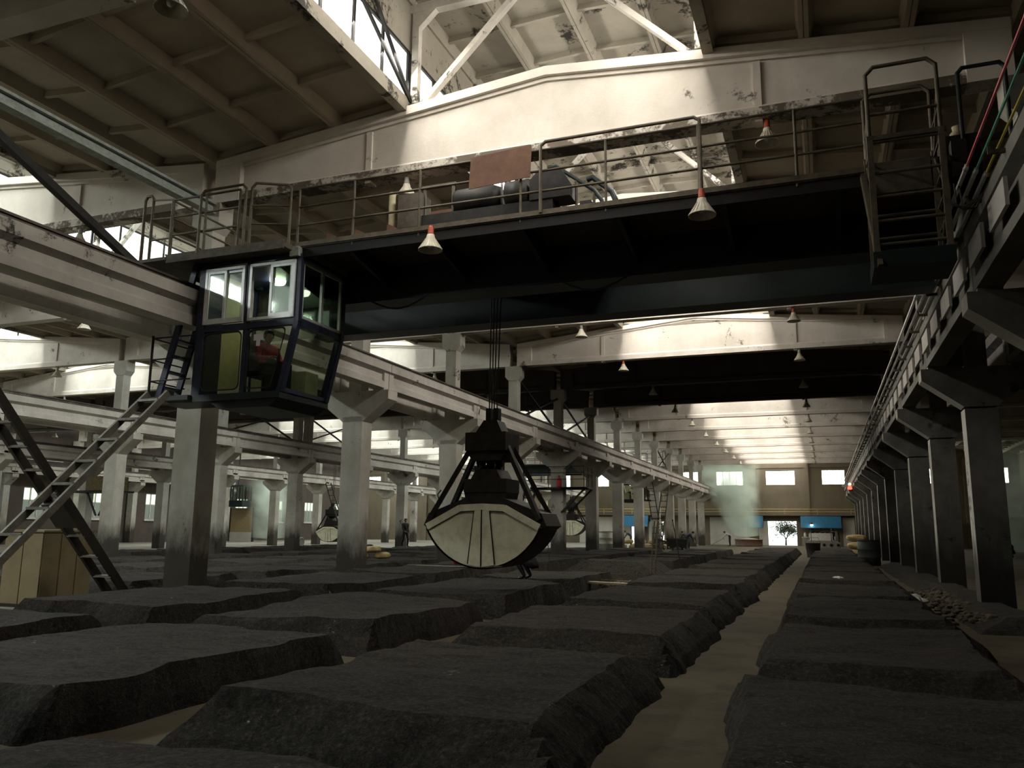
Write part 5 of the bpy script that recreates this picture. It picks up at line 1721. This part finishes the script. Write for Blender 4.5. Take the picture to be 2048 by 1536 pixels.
def person(label, loc, yaw, J, top, legs, hair=M_HAIR, held=None):
    """J: joint positions (x forward... local, y left) in metres; one skinned body mesh"""
    K = dict(pelvis=(0, 0, .95), chest=(0, 0, 1.32), neck=(0, 0, 1.47), head=(0.02, 0, 1.60), crown=(0.01, 0, 1.68),
             sl=(0, .19, 1.40), el=(0, .24, 1.12), wl=(.06, .24, .88), hl=(.09, .24, .78),
             sr=(0, -.19, 1.40), er=(0, -.24, 1.12), wr=(.06, -.24, .88), hr=(.09, -.24, .78),
             pl=(0, .10, .92), kl=(.03, .11, .50), al=(0, .11, .09), tl=(.17, .12, .04),
             pr=(0, -.10, .92), kr=(.03, -.11, .50), ar=(0, -.11, .09), tr=(.17, -.12, .04))
    K.update(J)
    names = list(K)
    rad = dict(pelvis=(.155, .12), chest=(.165, .125), neck=(.055, .055), head=(.095, .085), crown=(.07, .065), sl=(.075, .07), el=(.05, .05), wl=(.034, .034), hl=(.042, .028),
               sr=(.075, .07), er=(.05, .05), wr=(.034, .034), hr=(.042, .028), pl=(.10, .10), kl=(.068, .068), al=(.048, .05), tl=(.045, .035),
               pr=(.10, .10), kr=(.068, .068), ar=(.048, .05), tr=(.045, .035))
    ed = [('pelvis', 'chest'), ('chest', 'neck'), ('neck', 'head'), ('head', 'crown'), ('chest', 'sl'), ('sl', 'el'), ('el', 'wl'), ('wl', 'hl'),
          ('chest', 'sr'), ('sr', 'er'), ('er', 'wr'), ('wr', 'hr'), ('pelvis', 'pl'), ('pl', 'kl'), ('kl', 'al'), ('al', 'tl'),
          ('pelvis', 'pr'), ('pr', 'kr'), ('kr', 'ar'), ('ar', 'tr')]
    me = bpy.data.meshes.new('skeleton')
    me.from_pydata([K[n] for n in names], [(names.index(a), names.index(b)) for a, b in ed], [])
    o = bpy.data.objects.new('skeleton', me)
    COL.objects.link(o)
    sk = o.modifiers.new('skin', 'SKIN'); sk.use_smooth_shade = True
    me = o.data
    for i, n in enumerate(names):
        sv = me.skin_vertices[0].data[i]
        sv.radius = rad[n]
        sv.use_root = n == 'pelvis'
    sb = o.modifiers.new('sub', 'SUBSURF'); sb.levels = 2; sb.render_levels = 2
    dg = bpy.context.evaluated_depsgraph_get()
    bme = bpy.data.meshes.new_from_object(o.evaluated_get(dg))
    bpy.data.objects.remove(o, do_unlink=True)
    bme.name = 'body'
    bme.materials.clear()
    for m in (top, legs, M_SKIN, M_BOOT): bme.materials.append(m)
    part = {}
    for a, b_ in ed:
        if 'neck' in (a, b_) and 'chest' not in (a, b_) or a == 'head' or a[0] == 'w': part[a, b_] = 2
        elif a[0] in 'k' or a[0] == 'a': part[a, b_] = 3
        elif a in ('pl', 'pr') or b_ in ('pl', 'pr'): part[a, b_] = 1
        else: part[a, b_] = 0
    def near(c):
        best, bd = 0, 1e9
        for (a, b_), m in part.items():
            A, B = Vector(K[a]), Vector(K[b_])
            tt = max(0, min(1, (c - A).dot(B - A) / (B - A).length_squared))
            d = (c - A.lerp(B, tt)).length
            if d < bd: bd, best = d, m
        return best
    for p in bme.polygons:
        p.material_index = near(p.center); p.use_smooth = True
    # fingers, joined into the body mesh
    bm = bmesh.new(); bm.from_mesh(bme)
    fg = MB()
    for hnd, wst in (('hl', 'wl'), ('hr', 'wr')):
        hp, wp = Vector(K[hnd]), Vector(K[wst])
        d = (hp - wp).normalized()
        side = d.cross(Vector((0, 0, 1)))
        if side.length < 0.2: side = Vector((1, 0, 0))
        side.normalize(); up = side.cross(d)
        for i, (off, l) in enumerate(((-.028, .06), (-.010, .07), (.010, .066), (.028, .052))):
            a = hp + side * off + d * 0.02
            fg.tube([a, a + d * l * .55, a + d * l * .85 - up * l * .35], [.0095, .009, .007], 6)
        a = hp - side * .03 - d * .03
        fg.tube([a, a - side * .03 + d * .025, a - side * .035 + d * .055], [.011, .010, .008], 6)
    fm = fg.mesh('fingers', M_SKIN)
    for p in fm.polygons: p.material_index = 2
    bm.from_mesh(fm); bm.to_mesh(bme); bm.free(); bpy.data.meshes.remove(fm)
    t = thing('person', label, 'person', loc)
    t.rotation_euler = (0, 0, yaw)
    bo = bpy.data.objects.new('body', bme); COL.objects.link(bo); bo.parent = t; bo['_o'] = list(loc)
    hd, cr = Vector(K['head']), Vector(K['crown'])
    up = (cr - Vector(K['neck'])).normalized()
    fw = Vector((1, 0, 0)) - up * up.x
    fw.normalize(); lf = up.cross(fw)
    Rm = Matrix((fw, lf, up)).transposed()
    hm = MB()
    vs, fs = [], []
    bmh = bmesh.new(); bmesh.ops.create_uvsphere(bmh, u_segments=14, v_segments=9, radius=1)
    for v in bmh.verts:
        q = Vector((v.co.x * .105 - .012, v.co.y * .095, max(v.co.z, -0.35 if v.co.x > 0.25 else -0.8) * .115 + .035))
        if v.co.x > 0.45 and v.co.z < 0.35: q.x -= 0.06
        vs.append(tuple(hd + Rm @ q))
    fs = [tuple(v.index for v in f.verts) for f in bmh.faces]; bmh.free()
    hm.add(vs, fs, True)
    hme = hm.mesh('hair', hair)
    ho = bpy.data.objects.new('hair', hme); COL.objects.link(ho); ho.parent = t; ho['_o'] = list(loc)
    fc = MB()
    P = lambda x, y, z: tuple(hd + Rm @ Vector((x, y, z)))
    fc.add([P(.085, -.013, -.03), P(.085, .013, -.03), P(.088, 0, .012), P(.118, 0, -.024)], [(0, 1, 3), (1, 2, 3), (2, 0, 3)], True)
    for s in (-1, 1):
        fc.add([P(-.01, s * .092, -.02), P(.02, s * .094, -.02), P(.022, s * .102, .02), P(-.012, s * .104, .022)], [(0, 1, 2, 3)], True)
        fc.add([P(.088, s * .022, .014), P(.086, s * .048, .014), P(.087, s * .035, .022), P(.088, s * .035, .006)], [(0, 3, 1, 2)])
    fc.add([P(.089, -.022, -.056), P(.089, .022, -.056), P(.091, 0, -.05), P(.091, 0, -.063)], [(0, 3, 1, 2)])
    fme = fc.mesh('face', M_SKIN)
    fo = bpy.data.objects.new('face', fme); COL.objects.link(fo); fo.parent = t; fo['_o'] = list(loc)
    return t


WALK = dict(kl=(.16, .11, .50), al=(.10, .11, .10), tl=(.27, .12, .05), kr=(-.02, -.11, .50), ar=(-.24, -.11, .14), tr=(-.10, -.12, .06),
            el=(-.10, .25, 1.13), wl=(.02, .26, .90), hl=(.07, .26, .82), er=(.06, -.25, 1.13), wr=(.24, -.22, .98), hr=(.33, -.21, .95))
BEND = dict(chest=(.26, 0, 1.16), neck=(.40, 0, 1.24), head=(.50, 0, 1.30), crown=(.56, 0, 1.35), sl=(.30, .19, 1.20), el=(.46, .22, .98), wl=(.60, .14, .80), hl=(.66, .11, .74),
            sr=(.30, -.19, 1.20), er=(.44, -.24, .94), wr=(.58, -.10, .70), hr=(.64, -.07, .64))
SIT = dict(pelvis=(0, 0, .52), chest=(.02, 0, .88), neck=(.03, 0, 1.03), head=(.06, 0, 1.16), crown=(.05, 0, 1.24), sl=(.02, .19, .96), el=(.12, .25, .72), wl=(.34, .2, .70), hl=(.43, .18, .71),
           sr=(.02, -.19, .96), er=(.12, -.25, .72), wr=(.34, -.2, .70), hr=(.43, -.18, .71), pl=(.02, .10, .50), kl=(.42, .13, .50), al=(.44, .13, .09), tl=(.60, .14, .04),
           pr=(.02, -.10, .50), kr=(.42, -.13, .50), ar=(.44, -.13, .09), tr=(.60, -.14, .04))
CROUCH = dict(pelvis=(0, 0, .34), chest=(.14, 0, .68), neck=(.22, 0, .82), head=(.28, 0, .93), crown=(.29, 0, 1.01), sl=(.16, .19, .76), el=(.34, .22, .55), wl=(.5, .16, .45), hl=(.58, .14, .42),
              sr=(.16, -.19, .76), er=(.34, -.22, .55), wr=(.5, -.16, .45), hr=(.58, -.14, .42), pl=(0, .11, .33), kl=(.36, .17, .48), al=(.12, .16, .09), tl=(.28, .17, .04),
              pr=(0, -.11, .33), kr=(.36, -.17, .48), ar=(.12, -.16, .09), tr=(.28, -.17, .04))

person('worker in dark clothes walking between the left columns', (-23.9, 45.0, 0.3), math.radians(-25), WALK, M_DARKC, M_DARKC)
person('worker in dark clothes and shiny boots crouching behind the grab', (-6.02, 17.3, 0.40), math.radians(175), CROUCH, M_DARKC, M_DARKC)
person('worker in a white shirt bending with a shovel in the steam', (-8.75, 84.0, 0.0), math.radians(170), BEND, M_WHITEC, M_DARKC)
person('worker bending forward beyond the service platform', (-15.5, 70.0, 0.0), math.radians(200), BEND, M_GREYC, M_GREYC)
person('worker in navy stooping at the far end of the first column row', (-9.4, 60.5, 0.0), math.radians(20), BEND, M_NAVY, M_DARKC)
person('second worker stooping behind the one in navy', (-9.7, 63.5, 0.0), math.radians(150), BEND, M_GREYC, M_DARKC)
person('distant worker standing in the third hall before the lit door', (-29.3, 84.0, 0.0), math.radians(-90), {}, M_DARKC, M_DARKC)
person('seated worker past the far columns of the first row', (-13.6, 72.0, 0.0), math.radians(-60), SIT, M_WHITEC, M_NAVY)
person('worker in dark clothes by the cooling machine near the far door', (0.6, 78.8, 0.0), math.radians(120), WALK, M_DARKC, M_DARKC)
person('crouching worker at the right frame edge beyond the columns', (10.6, 58.0, 0.0), math.radians(210), CROUCH, M_DARKC, M_DARKC)
person('crane driver in a red jacket sitting inside the blue cabin', (-9.5, 12.22, 3.80), math.radians(-15), SIT, M_REDC, M_DARKC)
# shovel in the steam worker's hands
t = thing('shovel', 'long shovel held by the worker in the steam', 'shovel', (-9.45, 84.1, 0.0))
MB().tube([(-9.37, 84.05, 0.74), (-10.45, 84.1, 0.14)], 0.02, 6).build('shaft', M_BAMBOO, t)
MB().prism([(-10.4, 84.0), (-10.75, 83.95), (-10.8, 84.2), (-10.4, 84.2)], 'z', 0.08, 0.11).build('blade', M_LADDER, t)
# steaming vat and conveyor frames at the far left of the main aisle
t = thing('steam_vat', 'wide low steaming vat beside the bending worker', 'vat', (-7.0, 84.4, 0))
MB().lathe([(0, 0), (1.25, 0), (1.3, 0.1), (1.3, 0.6), (1.36, 0.62), (1.36, 0.7), (1.22, 0.7), (1.2, 0.5), (0, 0.5)], (-7.0, 84.4, 0), 26).build('body', plain('pinkish_wood', (0.26, 0.17, 0.13), (0.17, 0.11, 0.09), 0.8), t)
MB().lathe([(0, 0.5), (1.15, 0.5), (0.8, 0.72), (0.3, 0.8), (0, 0.8)], (-7.0, 84.4, 0), 22).build('grain', plain('steamed_grain', (0.4, 0.36, 0.28), None, 0.9), t)
for i, (x, y, lab) in enumerate(((-8.6, 52.5, 'dark wheeled hand cart left of the steam'), (-9.6, 57.5, 'dark hand cart beside the stooping workers'))):
    t = thing('hand_cart', lab, 'cart', (x, y, 0))
    MB().prism([(x - 0.5, 0.4), (x + 0.5, 0.4), (x + 0.62, 0.95), (x - 0.62, 0.95)], 'y', y - 0.4, y + 0.4).build('tray', M_MOTOR, t)
    for s in (-1, 1):
        MB().lathe([(0, -0.03), (0.25, -0.03), (0.25, 0.03), (0, 0.03)], (x, y + s * 0.46, 0.25), 16, 'y').build('wheel', M_SEAT, t)
        MB().bar((x - 0.3, y + s * 0.3, 0.6), (x - 1.5, y + s * 0.3, 0.95), 0.04, 0.04).build('handle', M_LADDERD, t)
    MB().bar((x + 0.4, y, 0.0), (x + 0.4, y, 0.4), 0.05, 0.05).build('stand', M_LADDERD, t)
# plastic waste and scraps
for i, (x, y, w, lab) in enumerate(((1.65, 20.3, 0.35, 'crumpled pale plastic bag beside the right mounds'), (0.25, 22.4, 0.14, 'small pale scrap on the mounds right of the path'))):
    bm = bmesh.new(); bmesh.ops.create_icosphere(bm, subdivisions=3, radius=1)
    for v in bm.verts:
        n_ = 1 + 0.45 * noise.noise(v.co * 2.3 + Vector((i * 5, 0, 0))) + 0.2 * noise.noise(v.co * 6)
        v.co = Vector((v.co.x * w * n_, v.co.y * w * 1.4 * n_, abs(v.co.z) * w * 0.5 * n_))
    me = bpy.data.meshes.new('plastic_bag'); bm.to_mesh(me); bm.free(); me.materials.append(M_BUCKETW)
    o = inst('plastic_bag', me, (x, y, 0.0 if i == 0 else 0.34)); tag(o, lab, 'plastic bag')

# ================================================================== haze and steam
def steam_mat(name, col, dens, base, top, r0, r1, scale=0.55, lo=0.34, hi=0.74):
    """scattering steam, densest on the line base-top and thinning out to nothing towards its surface"""
    m = bpy.data.materials.new(name); m.use_nodes = True
    nt = m.node_tree; n = nt.nodes
    n.remove(n['Principled BSDF'])
    v = n.new('ShaderNodeVolumePrincipled')
    v.inputs['Color'].default_value = (*col, 1)
    v.inputs['Absorption Color'].default_value = (0, 0, 0, 1)
    v.inputs['Anisotropy'].default_value = 0.2
    nt.links.new(v.outputs[0], n['Material Output'].inputs['Volume'])
    def ma(op, p, q=None, cl=False):
        k = n.new('ShaderNodeMath'); k.operation = op; k.use_clamp = cl
        for i, w in enumerate((p, q)):
            if w is None: continue
            if isinstance(w, (int, float)): k.inputs[i].default_value = w
            else: nt.links.new(w, k.inputs[i])
        return k.outputs[0]
    g = n.new('ShaderNodeNewGeometry')
    s = n.new('ShaderNodeSeparateXYZ'); nt.links.new(g.outputs['Position'], s.inputs[0])
    f = ma('DIVIDE', ma('SUBTRACT', s.outputs['Z'], base[2]), top[2] - base[2], True)
    dx = ma('SUBTRACT', s.outputs['X'], ma('ADD', ma('MULTIPLY', f, top[0] - base[0]), base[0]))
    dy = ma('SUBTRACT', s.outputs['Y'], ma('ADD', ma('MULTIPLY', f, top[1] - base[1]), base[1]))
    d = ma('SQRT', ma('ADD', ma('MULTIPLY', dx, dx), ma('MULTIPLY', dy, dy)))
    fall = ma('SUBTRACT', 1.0, ma('DIVIDE', d, ma('ADD', ma('MULTIPLY', f, r1 - r0), r0)), True)
    fade = ma('MULTIPLY', ma('SUBTRACT', 1.0, f), 3.0, True)
    nz = n.new('ShaderNodeTexNoise'); nz.inputs['Scale'].default_value = scale; nz.inputs['Detail'].default_value = 4
    nt.links.new(g.outputs['Position'], nz.inputs['Vector'])
    mr = n.new('ShaderNodeMapRange'); mr.inputs['From Min'].default_value = lo; mr.inputs['From Max'].default_value = hi
    nt.links.new(nz.outputs['Fac'], mr.inputs['Value'])
    q = ma('MULTIPLY', ma('MULTIPLY', mr.outputs['Result'], fall), ma('MULTIPLY', fade, dens))
    nt.links.new(q, v.inputs['Density'])
    return m


def plume(pts, label, mat, seed):
    """lumpy rising column of steam: overlapping puffs merged into one closed mesh"""
    bm = bmesh.new()
    bmesh.ops.create_uvsphere(bm, u_segments=24, v_segments=24, radius=1)
    for v in bm.verts:
        q = (v.co.z + 1) / 2
        i = min(len(pts) - 2, int(q * (len(pts) - 1))); f = q * (len(pts) - 1) - i
        a, b_ = pts[i], pts[i + 1]
        cx, cy, cz, rr = [a[j] + (b_[j] - a[j]) * f for j in range(4)]
        rad = math.hypot(v.co.x, v.co.y)
        s = rr * (1 if 0.02 < q < 0.98 else 0.2)
        ux, uy = (v.co.x / rad, v.co.y / rad) if rad > 1e-4 else (0, 0)
        nn = 1 + 0.3 * noise.noise(Vector((ux, uy, q * 4)) * 1.5 + Vector((seed, 0, 0)))
        v.co = Vector((cx + ux * s * nn, cy + uy * s * nn, cz))
    me = bpy.data.meshes.new('steam_plume'); bm.to_mesh(me); bm.free()
    me.materials.append(mat)
    o = bpy.data.objects.new('steam_plume', me); COL.objects.link(o)
    return tag(o, label, 'steam', None, 'stuff')


def steam(base, top, r0, r1, dens, label, seed):
    pts = [(base[0] + (top[0] - base[0]) * q, base[1] + (top[1] - base[1]) * q, base[2] + (top[2] - base[2]) * q, (r0 + (r1 - r0) * q) * 1.0) for q in (0, .25, .5, .75, 1)]
    return plume(pts, label, steam_mat('steam_%d' % seed, (0.88, 1.0, 0.87), dens, base, top, r0 * 0.95, r1 * 0.95), seed)


steam((-7.1, 84.4, 0.75), (-9.6, 87.2, 8.7), 1.4, 4.2, 2.6, 'greenish steam plume rising from the vat before the end wall', 3)
steam((12.6, 66.0, 0.2), (12.6, 66.0, 8.2), 2.0, 3.4, 1.4, 'pale steam plume in the dark hall at the right frame edge', 8)
steam((-49.6, 66.0, 0.2), (-49.8, 66.0, 6.5), 1.8, 2.8, 1.4, 'faint steam plume far down the third hall', 12)

for o in bpy.data.objects:
    if '_o' in o.keys(): del o['_o']
